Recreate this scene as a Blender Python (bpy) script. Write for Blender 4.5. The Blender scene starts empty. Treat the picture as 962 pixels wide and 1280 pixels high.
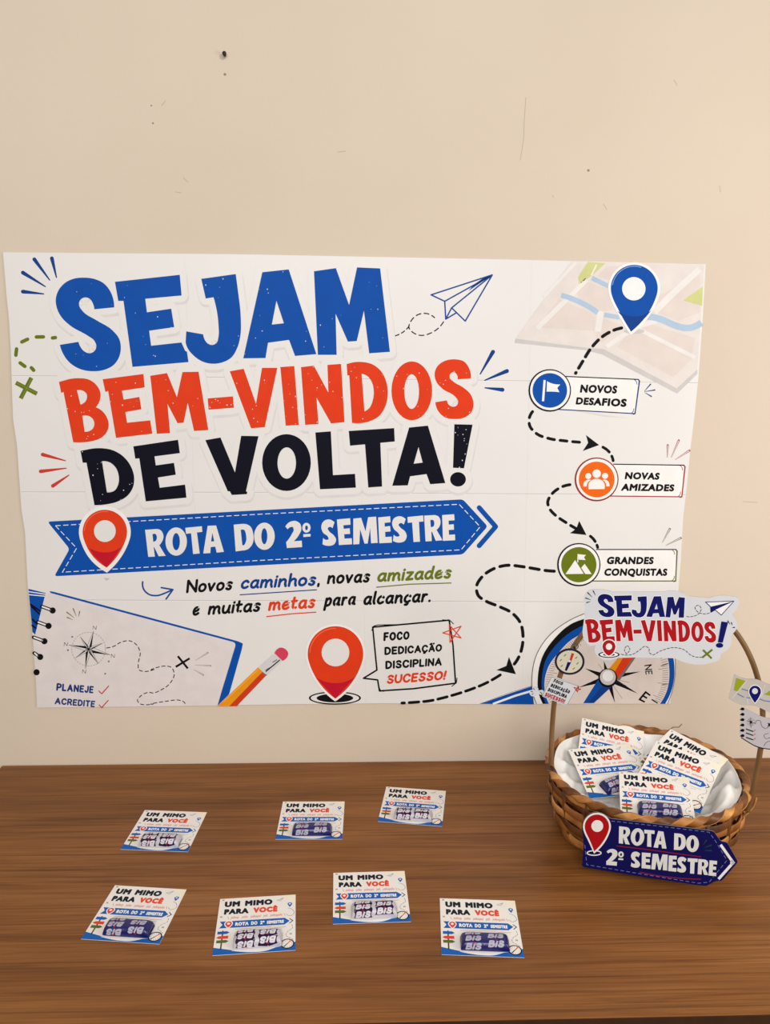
import bpy, bmesh, math, random
from mathutils import Vector, Matrix
from mathutils.geometry import tessellate_polygon, delaunay_2d_cdt
random.seed(7)
PI = math.pi
S = bpy.context.scene
COL = S.collection

# ------------------------------------------------------------------ camera
IMW, IMH, FPX = 962, 1280, 1041.8
PITCH, YAW, ROLL = 0.1923, 0.0354, 0.0071
CAM = Vector((-0.0053, -1.4227, 0.7461))
_f = Vector((math.sin(YAW)*math.cos(PITCH), math.cos(YAW)*math.cos(PITCH), -math.sin(PITCH)))
_r0 = Vector((math.cos(YAW), -math.sin(YAW), 0)); _u0 = _r0.cross(_f)
CR = math.cos(ROLL)*_r0 + math.sin(ROLL)*_u0
CU = math.cos(ROLL)*_u0 - math.sin(ROLL)*_r0
CF = _f
cam_d = bpy.data.cameras.new('camera'); cam = bpy.data.objects.new('camera', cam_d); COL.objects.link(cam)
cam_d.sensor_fit = 'VERTICAL'; cam_d.sensor_height = 24; cam_d.lens = 24*FPX/IMH
cam_d.clip_start = 0.05; cam_d.clip_end = 60
cam.matrix_world = Matrix(((CR.x, CU.x, -CF.x, CAM.x), (CR.y, CU.y, -CF.y, CAM.y), (CR.z, CU.z, -CF.z, CAM.z), (0, 0, 0, 1)))
S.camera = cam

# ------------------------------------------------------------------ world, lights, exposure
w = bpy.data.worlds.new('world'); S.world = w; w.use_nodes = True
w.node_tree.nodes['Background'].inputs[0].default_value = (1.0, 0.96, 0.91, 1)
w.node_tree.nodes['Background'].inputs[1].default_value = 0.38

def area(name, loc, target, size, power, color, size_y=None):
    d = bpy.data.lights.new(name, 'AREA'); d.energy = power; d.color = color
    d.shape = 'RECTANGLE'; d.size = size; d.size_y = size_y or size
    o = bpy.data.objects.new(name, d); COL.objects.link(o); o.location = loc
    o.rotation_euler = (Vector(target)-Vector(loc)).to_track_quat('-Z', 'Y').to_euler()
    return o
area('window_light', (1.6, -1.15, .75), (0.35, -.15, .12), .7, 13, (1.0, 0.95, 0.89), .8)
area('front_fill_light', (-.2, -3.1, 1.85), (0.2, 0, 0.55), 1.6, 62, (1.0, 0.985, 0.96))  # unseen fill panel, added far behind the camera to light the wall evenly
S.view_settings.view_transform = 'Standard'; S.view_settings.look = 'None'
S.view_settings.gamma = 1.0; S.view_settings.use_curve_mapping = False
S.view_settings.exposure = 0.06

# ------------------------------------------------------------------ helpers
def lin(c):
    return tuple((v/255/12.92 if v/255 <= 0.04045 else ((v/255+0.055)/1.055)**2.4) for v in c)

MATS = {}
def mat(name, rgb, rough=0.55, spec=0.3, noise=0.0, bump=0.0, nscale=60):
    """plain painted / printed surface with a faint procedural mottling"""
    if name in MATS: return MATS[name]
    m = bpy.data.materials.new(name); m.use_nodes = True; nt = m.node_tree
    b = nt.nodes['Principled BSDF']; c = lin(rgb)
    b.inputs['Base Color'].default_value = (*c, 1); b.inputs['Roughness'].default_value = rough
    b.inputs['Specular IOR Level'].default_value = spec
    if noise or bump:
        tc = nt.nodes.new('ShaderNodeTexCoord'); n = nt.nodes.new('ShaderNodeTexNoise')
        n.inputs['Scale'].default_value = nscale; n.inputs['Detail'].default_value = 5
        nt.links.new(tc.outputs['Object'], n.inputs['Vector'])
        if noise:
            r = nt.nodes.new('ShaderNodeValToRGB')
            r.color_ramp.elements[0].position = 0.3; r.color_ramp.elements[1].position = 0.7
            r.color_ramp.elements[0].color = (*[v*(1-noise) for v in c], 1)
            r.color_ramp.elements[1].color = (*[min(1, v*(1+noise)) for v in c], 1)
            nt.links.new(n.outputs['Fac'], r.inputs[0]); nt.links.new(r.outputs[0], b.inputs['Base Color'])
        if bump:
            bp = nt.nodes.new('ShaderNodeBump'); bp.inputs['Strength'].default_value = bump; bp.inputs['Distance'].default_value = 0.002
            nt.links.new(n.outputs['Fac'], bp.inputs['Height']); nt.links.new(bp.outputs[0], b.inputs['Normal'])
    MATS[name] = m
    return m

def ink(name, rgb): return mat('ink_'+name, rgb, 0.55, 0.12, 0.04, 0, 40)

def tag(o, label=None, cat=None, group=None, kind=None):
    if label: o['label'] = label
    if cat: o['category'] = cat
    if group: o['group'] = group
    if kind: o['kind'] = kind
    return o

def empty(name, loc):
    o = bpy.data.objects.new(name, None); COL.objects.link(o); o.location = loc; o.empty_display_size = 0.02
    return o

def ray(px, py):
    return CF + CR*((px-IMW/2)/FPX) - CU*((py-IMH/2)/FPX)
def on_plane(px, py, p0, n):
    d = ray(px, py); return CAM + d*((p0-CAM).dot(n)/d.dot(n))

def Z(x0, y0, s):
    """photo pixels from the pixels of an enlarged crop"""
    def f(*pts): return [((p[0]/s+x0, p[1]/s+y0) + tuple(p[2:])) for p in pts]
    return f

def smooth(pts, n=8, closed=True):
    """polygon whose points flagged with a third value are rounded (Catmull-Rom), the others are corners"""
    N = len(pts); out = []
    for i in range(N if closed else N-1):
        a, b = pts[i], pts[(i+1) % N]
        sa, sb = len(a) > 2 and a[2], len(b) > 2 and b[2]
        P1, P2 = Vector(a[:2]), Vector(b[:2])
        out.append(tuple(P1))
        if sa or sb:
            p0 = Vector(pts[i-1][:2]) if (closed or i > 0) else P1
            p3 = Vector(pts[(i+2) % N][:2]) if (closed or i < N-2) else P2
            L = (P2-P1).length
            def tan(p, q, r):
                d1, d2 = (q-p).length, (r-q).length
                if d1 < 1e-9 or d2 < 1e-9: return (r-p)*0.5
                t = ((q-p)/d1*d2 + (r-q)/d2*d1)/(d1+d2)
                return t*L
            T1 = tan(p0, P1, P2) if sa else None
            T2 = tan(P1, P2, p3) if sb else None
            if T1 is None: T1 = 2*(P2-P1) - T2
            if T2 is None: T2 = 2*(P2-P1) - T1
            for k in range(1, n):
                t = k/n; t2, t3 = t*t, t*t*t
                out.append(tuple((2*t3-3*t2+1)*P1 + (t3-2*t2+t)*T1 + (-2*t3+3*t2)*P2 + (t3-t2)*T2))
    if not closed: out.append(tuple(pts[-1][:2]))
    return out

def rnd(pts, r, n=5):
    out = []; N = len(pts)
    for i in range(N):
        p = Vector(pts[i][:2]); a = Vector(pts[i-1][:2])-p; b = Vector(pts[(i+1) % N][:2])-p
        ra = min(r, a.length*.45, b.length*.45); A, B = p+a.normalized()*ra, p+b.normalized()*ra
        for k in range(n+1):
            t = k/n; out.append(tuple((1-t)**2*A+2*t*(1-t)*p+t*t*B))
    return out

def ell(cx, cy, rx, ry=None, n=36, a0=0, a1=2*PI, rot=0):
    ry = ry or rx; out = []
    full = abs(a1-a0-2*PI) < 1e-6
    for i in range(n if full else n+1):
        a = a0+(a1-a0)*i/n; x, y = rx*math.cos(a), ry*math.sin(a)
        out.append((cx+x*math.cos(rot)-y*math.sin(rot), cy+x*math.sin(rot)+y*math.cos(rot)))
    return out

def homog(q):
    """unit square (0..1, 0..1 with v downwards) to the quad TL, TR, BR, BL"""
    (x0, y0), (x1, y1), (x2, y2), (x3, y3) = [p[:2] for p in q]
    dx1, dx2, sx = x1-x2, x3-x2, x0-x1+x2-x3
    dy1, dy2, sy = y1-y2, y3-y2, y0-y1+y2-y3
    den = dx1*dy2-dx2*dy1
    g = (sx*dy2-dx2*sy)/den; h = (dx1*sy-sx*dy1)/den
    a, b, c = x1-x0+g*x1, x3-x0+h*x3, x0
    d, e, f = y1-y0+g*y1, y3-y0+h*y3, y0
    return Matrix(((a, b, c), (d, e, f), (g, h, 1)))
def hmap(M, p):
    v = M @ Vector((p[0], p[1], 1)); return (v.x/v.z, v.y/v.z)

# ---- stroke letterforms: skeletons in a box of cap height 1 (a stroke starting with 's' is smooth)
GL = {
'A': (.66, [[(0,0),(.33,1),(.66,0)], [(.12,.32),(.54,.32)]]),
'B': (.54, [[(0,0),(0,1)], ['s',(0,1),(.3,1),(.46,.9),(.46,.64),(.3,.54),(0,.54)], ['s',(0,.54),(.34,.53),(.54,.42),(.54,.13),(.36,0),(0,0)]]),
'C': (.58, [['s',(.58,.8),(.46,.96),(.28,1),(.1,.88),(0,.62),(0,.38),(.1,.12),(.28,0),(.46,.04),(.58,.2)]]),
'D': (.56, [[(0,0),(0,1)], ['s',(0,1),(.26,.99),(.48,.82),(.56,.5),(.48,.18),(.26,.01),(0,0)]]),
'E': (.46, [[(.46,1),(0,1),(0,0),(.46,0)], [(0,.52),(.4,.52)]]),
'F': (.44, [[(.44,1),(0,1),(0,0)], [(0,.5),(.38,.5)]]),
'G': (.6, [['s',(.56,.82),(.44,.97),(.28,1),(.1,.88),(0,.62),(0,.38),(.1,.12),(.28,0),(.48,.05),(.6,.2)], [(.6,.2),(.6,.46),(.36,.46)]]),
'I': (0, [[(0,0),(0,1)]]),
'J': (.4, [['s',(.4,1),(.4,.3),(.33,.06),(.18,0),(.05,.06),(0,.2)]]),
'L': (.42, [[(0,1),(0,0),(.42,0)]]),
'M': (.72, [[(0,0),(.04,1),(.36,.3),(.68,1),(.72,0)]]),
'N': (.58, [[(0,0),(0,1),(.58,0),(.58,1)]]),
'O': (.62, [['s',(.31,1),(.12,.9),(0,.66),(0,.34),(.12,.1),(.31,0),(.5,.1),(.62,.34),(.62,.66),(.5,.9),(.31,1)]]),
'P': (.5, [[(0,0),(0,1)], ['s',(0,1),(.32,1),(.5,.88),(.5,.58),(.32,.45),(0,.45)]]),
'Q': (.62, [['s',(.31,1),(.12,.9),(0,.66),(0,.34),(.12,.1),(.31,0),(.5,.1),(.62,.34),(.62,.66),(.5,.9),(.31,1)], [(.36,.24),(.64,-.04)]]),
'R': (.54, [[(0,0),(0,1)], ['s',(0,1),(.32,1),(.49,.88),(.49,.6),(.32,.48),(0,.48)], [(.26,.48),(.54,0)]]),
'S': (.5, [['s',(.48,.82),(.38,.96),(.22,1),(.06,.9),(.03,.7),(.16,.56),(.36,.45),(.5,.28),(.45,.09),(.26,0),(.1,.04),(0,.18)]]),
'T': (.56, [[(0,1),(.56,1)], [(.28,1),(.28,0)]]),
'U': (.56, [['s',(0,1),(0,.3),(.1,.06),(.28,0),(.46,.06),(.56,.3),(.56,1)]]),
'V': (.64, [[(0,1),(.32,0),(.64,1)]]),
'Z': (.5, [[(0,1),(.5,1),(0,0),(.5,0)]]),
'2': (.48, [['s',(0,.78),(.08,.95),(.24,1),(.42,.93),(.46,.74),(.36,.5),(0,0)], [(0,0),(.48,0)]]),
'!': (.02, [[(.02,1),(0,.36)], [(0,.03),(.005,.0)]]),
'-': (.3, [[(0,.42),(.3,.42)]]),
'.': (0, [[(0,.02),(.005,.0)]]),
',': (.04, [[(.04,.04),(0,-.14)]]),
'a': (.42, [['s',(.40,.56),(.24,.62),(.08,.5),(0,.26),(.05,.05),(.17,0),(.3,.12),(.4,.38)], ['s',(.42,.6),(.38,.3),(.38,.08),(.44,0)]]),
'c': (.38, [['s',(.38,.5),(.28,.62),(.13,.56),(.01,.34),(.03,.1),(.16,0),(.36,.1)]]),
'd': (.44, [['s',(.38,.54),(.24,.62),(.08,.5),(0,.26),(.05,.05),(.17,0),(.3,.12),(.39,.38)], ['s',(.46,1.02),(.4,.5),(.38,.15),(.44,0)]]),
'e': (.38, [['s',(.03,.27),(.2,.31),(.35,.42),(.34,.57),(.22,.62),(.07,.5),(0,.24),(.06,.04),(.2,0),(.37,.1)]]),
'h': (.42, [[(.06,1.02),(0,0)], ['s',(.02,.3),(.14,.52),(.28,.6),(.38,.5),(.38,.2),(.42,0)]]),
'i': (.04, [[(.04,.6),(0,0)], [(.07,.85),(.075,.87)]]),
'l': (.06, [['s',(.06,1.02),(.02,.5),(0,.15),(.05,0)]]),
'm': (.68, [[(.04,.6),(0,0)], ['s',(.02,.3),(.12,.52),(.24,.6),(.32,.5),(.31,.2),(.3,0)], ['s',(.32,.3),(.42,.52),(.54,.6),(.63,.5),(.63,.2),(.68,0)]]),
'n': (.42, [[(.04,.6),(0,0)], ['s',(.02,.3),(.14,.52),(.28,.6),(.38,.5),(.38,.2),(.42,0)]]),
'o': (.42, [['s',(.22,.62),(.07,.52),(0,.28),(.06,.05),(.2,0),(.35,.1),(.42,.34),(.36,.54),(.22,.62)]]),
'p': (.42, [[(.06,.6),(-.02,-.36)], ['s',(.02,.3),(.14,.54),(.28,.62),(.4,.5),(.4,.26),(.28,.04),(.14,.0),(.03,.1)]]),
'r': (.3, [[(.04,.6),(0,0)], ['s',(.02,.28),(.1,.48),(.2,.6),(.3,.58)]]),
's': (.34, [['s',(.34,.54),(.22,.62),(.08,.55),(.07,.42),(.2,.32),(.3,.2),(.24,.03),(.12,0),(0,.08)]]),
't': (.3, [['s',(.14,.92),(.09,.4),(.09,.1),(.18,0),(.28,.06)], [(0,.62),(.3,.64)]]),
'u': (.42, [['s',(.03,.6),(0,.25),(.06,.03),(.18,0),(.3,.12),(.39,.4)], ['s',(.42,.6),(.38,.3),(.38,.08),(.43,0)]]),
'v': (.38, [[(0,.6),(.15,0),(.38,.6)]]),
'z': (.36, [[(.03,.6),(.36,.6),(0,0),(.36,.02)]]),
' ': (.12, []),
}
GL['Ç'] = (.58, GL['C'][1] + [['s',(.29,0),(.36,-.1),(.3,-.22),(.18,-.22)]])
GL['ç'] = (.38, GL['c'][1] + [['s',(.17,0),(.23,-.1),(.17,-.22),(.05,-.22)]])
GL['Ã'] = (.66, GL['A'][1] + [['s',(.1,1.17),(.22,1.27),(.42,1.18),(.56,1.28)]])
GL['Ê'] = (.46, GL['E'][1] + [[(.06,1.2),(.23,1.36),(.4,1.2)]])
GL['º'] = (.26, [['s',(.13,1),(.02,.92),(0,.75),(.05,.58),(.13,.55),(.22,.6),(.26,.75),(.22,.94),(.13,1)], [(.0,.38),(.26,.38)]])

class Sheet:
    """one flat printed thing: a slab plus its print, all in ONE mesh. art: source 2D -> local 2D (x, y)"""
    def __init__(s, art, step=0.0001):
        s.art, s.step, s.bm, s.mats, s.pend = art, step, bmesh.new(), [], {}
    def mi(s, m):
        if m not in s.mats: s.mats.append(m)
        return s.mats.index(m)
    def face(s, pts3, m):
        try:
            f = s.bm.faces.new([s.bm.verts.new(p) for p in pts3]); f.material_index = s.mi(m)
        except ValueError: pass
    def loc(s, pts, layer):
        return [Vector((*s.art(p[:2]), layer*s.step)) for p in pts]
    def poly(s, pts, m, layer, holes=()):
        L = [s.loc(p, layer) for p in (pts, *holes)]
        allv = [v for l in L for v in l]
        vs = [s.bm.verts.new(v) for v in allv]
        for t in tessellate_polygon(L):
            a, b, c = (allv[i] for i in t)
            if len(set(t)) < 3: continue
            if (b-a).cross(c-a).z < 0: t = t[::-1]
            try:
                f = s.bm.faces.new([vs[i] for i in t]); f.material_index = s.mi(m)
            except ValueError: pass
    def conv(s, pts, m, layer):
        L = s.loc(pts, layer)
        ar = sum(L[i].x*L[(i+1) % len(L)].y - L[(i+1) % len(L)].x*L[i].y for i in range(len(L)))
        if ar < 0: L.reverse()
        s.pend.setdefault((s.mi(m), layer), []).append(L)
    def flush(s):
        """each ink layer's overlapping strokes become one clean outline"""
        for (mi, layer), polys in s.pend.items():
            vs, fs = [], []
            for L in polys:
                fs.append(list(range(len(vs), len(vs)+len(L)))); vs += [Vector((v.x*1000, v.y*1000)) for v in L]
            ov, oe, of, _, _, orf = delaunay_2d_cdt(vs, [], fs, 1, 1e-5)
            nv = {}
            def within(c, L):
                r = False; j = len(L)-1
                for i in range(len(L)):
                    a, b = vs[L[i]], vs[L[j]]; j = i
                    if (a.y > c.y) != (b.y > c.y) and c.x < (b.x-a.x)*(c.y-a.y)/(b.y-a.y)+a.x: r = not r
                return r
            for f, o in zip(of, orf):
                ce = (ov[f[0]]+ov[f[1]]+ov[f[2]])/3
                if not any(within(ce, fs[k]) for k in o): continue
                for i in f:
                    if i not in nv: nv[i] = s.bm.verts.new((ov[i].x/1000, ov[i].y/1000, layer*s.step))
                a, b, c = (ov[i] for i in f[:3])
                if (b-a).cross(c-a) < 0: f = f[::-1]
                try: s.bm.faces.new([nv[i] for i in f]).material_index = mi
                except ValueError: pass
        s.pend = {}
    def stroke(s, pts, wd, m, layer, cap='round', xf=None, taper=None):
        xf = xf or (lambda p: p)
        P = [Vector(p[:2]) for p in pts]
        P = [p for i, p in enumerate(P) if i == 0 or (p-P[i-1]).length > 1e-7]
        if len(P) < 2: return
        h = wd/2
        disc = lambda c, r: s.conv([xf(p) for p in ell(c.x, c.y, r, n=12)], m, layer)
        runs, cur = [], [P[0]]
        for i in range(1, len(P)-1):
            cur.append(P[i])
            d1, d2 = (P[i]-P[i-1]).normalized(), (P[i+1]-P[i]).normalized()
            if d1.dot(d2) < 0.72:
                runs.append(cur); cur = [P[i]]
                if cap == 'round': disc(P[i], h)
        cur.append(P[-1]); runs.append(cur)
        for k, R in enumerate(runs):
            R = [p.copy() for p in R]
            if cap != 'round':
                if k > 0: R[0] -= (R[1]-R[0]).normalized()*h*0.9
                if k < len(runs)-1: R[-1] += (R[-1]-R[-2]).normalized()*h*0.9
            N = len(R); Lf, Rt = [], []
            for i in range(N):
                d = (R[min(i+1, N-1)]-R[max(i-1, 0)]).normalized()
                if 0 < i < N-1:
                    d1, d2 = (R[i]-R[i-1]).normalized(), (R[i+1]-R[i]).normalized()
                    d = (d1+d2).normalized(); ml = h/max(0.6, d.dot(d1))
                else: ml = h
                if taper: ml *= taper(i/(N-1))
                n = Vector((-d.y, d.x)); Lf.append(R[i]+n*ml); Rt.append(R[i]-n*ml)
            for i in range(N-1):
                s.conv([xf(p) for p in (Lf[i], Lf[i+1], Rt[i+1], Rt[i])], m, layer)
        if cap == 'round':
            disc(P[0], h*(taper(0) if taper else 1)); disc(P[-1], h*(taper(1) if taper else 1))
    def line(s, pts, wd, m, layer, closed=False, **k):
        q = smooth(pts, 6, closed)
        if closed: q = q+[q[0]]
        s.stroke(q, wd, m, layer, **k)
    def dash(s, pts, wd, m, layer, on, off, cap='round', start=0.0):
        P = [Vector(p) for p in smooth(pts, 10, False)]
        acc, seg, phase, pen = 0.0, [], start, True
        left = on - start
        seg = [P[0]]
        for i in range(len(P)-1):
            a, b = P[i], P[i+1]; L = (b-a).length; t = 0.0
            while L - t > left:
                t += left; c = a+(b-a)*(t/L)
                if pen:
                    seg.append(c); s.stroke(seg, wd, m, layer, cap); seg = []
                else: seg = [c]
                pen = not pen; left = on if pen else off
            left -= (L-t)
            if pen: seg.append(b)
        if pen and len(seg) > 1: s.stroke(seg, wd, m, layer, cap)
    def text(s, t, quad, m, layer, wt=.15, cap='round', gap=.1, italic=0):
        """quad: TL, TR, BR, BL of the line's cap-height box in source coordinates"""
        q = [Vector(p[:2]) for p in quad]
        A = ((q[1]-q[0]).length+(q[2]-q[3]).length)/((q[3]-q[0]).length+(q[2]-q[1]).length)
        gs = sum(GL[c][0] for c in t); fixed = len(t)*wt + (len(t)-1)*gap
        sx = min(1.7, max(.35, (A-fixed)/max(gs, .01))); W = fixed+gs*sx
        M = homog(quad)
        xf = lambda p: hmap(M, (p[0]/W, 1-p[1]))
        x = 0
        for c in t:
            g, st = GL[c]
            for k in st:
                sm = k[0] == 's'; pts = k[1:] if sm else k
                pp = [(x+wt/2+p[0]*sx, wt/2+p[1]*(1-wt)) + ((1,) if sm else ()) for p in pts]
                s.stroke(smooth(pp, 4, False) if sm else pp, wt, m, layer, cap, xf)
            x += g*sx+wt+gap
    def ftext(s, t, quad, m, layer, d=.045):
        """bold line from the built-in letterforms, outlines thickened by d of the type size"""
        cu = bpy.data.curves.new('lettering', 'FONT'); cu.body = t; cu.size = 1; cu.resolution_u = 3; cu.space_character = 1+d*2.2
        o = bpy.data.objects.new('lettering', cu); COL.objects.link(o)
        dg = bpy.context.evaluated_depsgraph_get(); me = o.evaluated_get(dg).to_mesh()
        vs = [(v.co.x, v.co.y) for v in me.vertices]; fs = [list(p.vertices) for p in me.polygons]
        o.evaluated_get(dg).to_mesh_clear(); bpy.data.objects.remove(o); bpy.data.curves.remove(cu)
        cnt = {}
        for f in fs:
            for a, b in zip(f, f[1:]+f[:1]): cnt[frozenset((a, b))] = cnt.get(frozenset((a, b)), 0)+1
        x0, x1 = min(v[0] for v in vs)-d, max(v[0] for v in vs)+d; H = .729+d*2; y0 = -d
        M = homog(quad); xf = lambda v: hmap(M, ((v[0]-x0)/(x1-x0), 1-(v[1]-y0)/H))
        for f in fs: s.conv([xf(vs[k]) for k in f], m, layer)
        for e, c in cnt.items():
            if c == 1:
                a, b = e; s.stroke([vs[a], vs[b]], d*2, m, layer, 'round', xf)
    def glyphs(s, G, src, dst, m, layer, ow=0, om=None, ol=0):
        """traced letters (source photo pixels) redrawn from quad src into quad dst"""
        A = homog(src).inverted(); B = homog(dst)
        f = lambda p: hmap(B, hmap(A, p))
        for outer, holes in G:
            s.poly([f(p) for p in outer], m, layer, [[f(p) for p in h] for h in holes])
            if ow: s.stroke([f(p) for p in outer]+[f(outer[0])], ow, om, ol)
    def slab(s, pts, th, m, back=None):
        L = s.loc(pts, 0); back = back or m
        ar = sum(L[i].x*L[(i+1) % len(L)].y - L[(i+1) % len(L)].x*L[i].y for i in range(len(L)))
        if ar < 0: pts = pts[::-1]; L.reverse()
        s.poly(pts, m, 0)
        n = len(L); D = [v-Vector((0, 0, th)) for v in L]
        for i in range(n): s.face([L[i], D[i], D[(i+1) % n], L[(i+1) % n]], back)
        for t in tessellate_polygon([D]):
            a, b, c = (D[i] for i in t)
            if (b-a).cross(c-a).z > 0: t = t[::-1]
            s.face([D[i] for i in t], back)
    def build(s, name, mw, parent=None):
        s.flush(); me = bpy.data.meshes.new(name); s.bm.to_mesh(me); s.bm.free()
        for m in s.mats: me.materials.append(m)
        o = bpy.data.objects.new(name, me); COL.objects.link(o); o.matrix_world = mw
        if parent: o.parent = parent
        return o

def obj(name, bm, mats, parent=None, loc=(0, 0, 0), shade=True, wn=True):
    if wn: bmesh.ops.recalc_face_normals(bm, faces=bm.faces)
    me = bpy.data.meshes.new(name); bm.to_mesh(me); bm.free()
    for m in (mats if isinstance(mats, (list, tuple)) else [mats]): me.materials.append(m)
    if shade:
        for p in me.polygons: p.use_smooth = True
    o = bpy.data.objects.new(name, me); COL.objects.link(o); o.location = loc
    if parent: o.parent = parent
    return o

def tube(bm, pts, r, n=10, flat=None, up=None, mi=0):
    """sweep: round tube, or flat strip with section flat=(half width, half thickness) and width axis near up(i)"""
    P = [Vector(p) for p in pts]; rings = []
    for i, p in enumerate(P):
        d = (P[min(i+1, len(P)-1)]-P[max(i-1, 0)]).normalized()
        u = Vector(up(i)) if up else (Vector((0, 0, 1)) if abs(d.z) < .95 else Vector((1, 0, 0)))
        a = (u-d*u.dot(d)).normalized(); b = d.cross(a)
        hw, ht = flat if flat else ((r(i/(len(P)-1)),)*2 if callable(r) else (r, r))
        ring = []
        for k in range(n):
            t = 2*PI*k/n; c, s_ = math.cos(t), math.sin(t)
            if flat: c, s_ = math.copysign(abs(c)**.5, c), math.copysign(abs(s_)**.5, s_)
            ring.append(bm.verts.new(p+a*hw*c+b*ht*s_))
        rings.append(ring)
    for i in range(len(rings)-1):
        for k in range(n):
            f = bm.faces.new([rings[i][k], rings[i][(k+1) % n], rings[i+1][(k+1) % n], rings[i+1][k]]); f.material_index = mi
    for e in (rings[0], rings[-1][::-1]):
        f = bm.faces.new(e); f.material_index = mi
    return rings

def box(bm, a, b, bev=0):
    r = bmesh.ops.create_cube(bm, size=1)
    for v in r['verts']: v.co = Vector([(a[k]+b[k])/2+v.co[k]*(b[k]-a[k]) for k in range(3)])
    if bev:
        es = list({e for v in r['verts'] for e in v.link_edges})
        bmesh.ops.bevel(bm, geom=es, offset=bev, segments=2, profile=.5, affect='EDGES')

# ------------------------------------------------------------------ materials of the room
def nodes(m): return m.node_tree.nodes, m.node_tree.links
def wall_mat():
    m = bpy.data.materials.new('painted_plaster'); m.use_nodes = True; N, L = nodes(m); b = N['Principled BSDF']
    tc = N.new('ShaderNodeTexCoord')
    n1 = N.new('ShaderNodeTexNoise'); n1.inputs['Scale'].default_value = 2.2; n1.inputs['Detail'].default_value = 4
    n2 = N.new('ShaderNodeTexNoise'); n2.inputs['Scale'].default_value = 75; n2.inputs['Detail'].default_value = 4
    L.new(tc.outputs['Object'], n1.inputs['Vector']); L.new(tc.outputs['Object'], n2.inputs['Vector'])
    r = N.new('ShaderNodeValToRGB'); r.color_ramp.elements[0].position = .25; r.color_ramp.elements[1].position = .75
    r.color_ramp.elements[0].color = (*lin((214, 198, 178)), 1); r.color_ramp.elements[1].color = (*lin((221, 206, 187)), 1)
    L.new(n1.outputs['Fac'], r.inputs[0]); L.new(r.outputs[0], b.inputs['Base Color'])
    b.inputs['Roughness'].default_value = .7; b.inputs['Specular IOR Level'].default_value = .2
    bp = N.new('ShaderNodeBump'); bp.inputs['Strength'].default_value = .22; bp.inputs['Distance'].default_value = .0015
    L.new(n2.outputs['Fac'], bp.inputs['Height']); L.new(bp.outputs[0], b.inputs['Normal'])
    return m
def wood_mat():
    m = bpy.data.materials.new('brown_wood'); m.use_nodes = True; N, L = nodes(m); b = N['Principled BSDF']
    tc = N.new('ShaderNodeTexCoord')
    def noise(sc, scale, det, dist=0):
        mp = N.new('ShaderNodeMapping'); mp.inputs['Scale'].default_value = sc
        L.new(tc.outputs['Object'], mp.inputs['Vector'])
        n = N.new('ShaderNodeTexNoise'); n.inputs['Scale'].default_value = scale; n.inputs['Detail'].default_value = det
        n.inputs['Distortion'].default_value = dist
        L.new(mp.outputs[0], n.inputs['Vector']); return n
    def ramp(src, stops):
        r = N.new('ShaderNodeValToRGB'); e = r.color_ramp.elements
        while len(e) < len(stops): e.new(.5)
        for k, (p, c) in enumerate(stops): e[k].position = p; e[k].color = (*c, 1)
        L.new(src, r.inputs[0]); return r
    def mix(bt, fac, a, c):
        x = N.new('ShaderNodeMix'); x.data_type = 'RGBA'; x.blend_type = bt; x.inputs[0].default_value = fac
        L.new(a, x.inputs[6]); L.new(c, x.inputs[7]); return x.outputs[2]
    base = ramp(noise((.9, 9, 1), 1.6, 6, .8).outputs['Fac'], [(.3, lin((114, 70, 32))), (.5, lin((137, 87, 43))), (.72, lin((153, 101, 54)))])
    grain = ramp(noise((3, 190, 1), 2.2, 8, .5).outputs['Fac'], [(.32, (.62, .6, .58)), (.6, (1.08, 1.08, 1.08))])
    streak = ramp(noise((.8, 70, 1), 1.5, 4, .6).outputs['Fac'], [(.36, (.58, .53, .48)), (.41, (1, 1, 1))])
    fig = ramp(noise((1.3, 22, 1), 1.3, 9, 2.6).outputs['Fac'], [(.44, (.86, .83, .8)), (.5, (1.03, 1.03, 1.03))])
    c = mix('MULTIPLY', .75, base.outputs[0], grain.outputs[0])
    c = mix('MULTIPLY', .7, c, streak.outputs[0]); c = mix('MULTIPLY', .8, c, fig.outputs[0])
    # board joints running along the table
    sx = N.new('ShaderNodeSeparateXYZ'); L.new(tc.outputs['Object'], sx.inputs[0])
    jo = None
    for y0 in (-.118, -.262, -.402, -.505):
        s = N.new('ShaderNodeMath'); s.operation = 'SUBTRACT'; s.inputs[1].default_value = y0; L.new(sx.outputs[1], s.inputs[0])
        a = N.new('ShaderNodeMath'); a.operation = 'ABSOLUTE'; L.new(s.outputs[0], a.inputs[0])
        t = N.new('ShaderNodeMath'); t.operation = 'LESS_THAN'; t.inputs[1].default_value = .0007; L.new(a.outputs[0], t.inputs[0])
        if jo is None: jo = t.outputs[0]
        else:
            ad = N.new('ShaderNodeMath'); ad.operation = 'MAXIMUM'; L.new(jo, ad.inputs[0]); L.new(t.outputs[0], ad.inputs[1]); jo = ad.outputs[0]
    jr = ramp(jo, [(0, (1, 1, 1)), (1, (.6, .55, .5))])
    c = mix('MULTIPLY', .7, c, jr.outputs[0])
    L.new(c, b.inputs['Base Color'])
    b.inputs['Roughness'].default_value = .36; b.inputs['Specular IOR Level'].default_value = .2
    bp = N.new('ShaderNodeBump'); bp.inputs['Strength'].default_value = .12; bp.inputs['Distance'].default_value = .001
    L.new(grain.outputs[0], bp.inputs['Height']); L.new(bp.outputs[0], b.inputs['Normal'])
    return m
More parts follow.
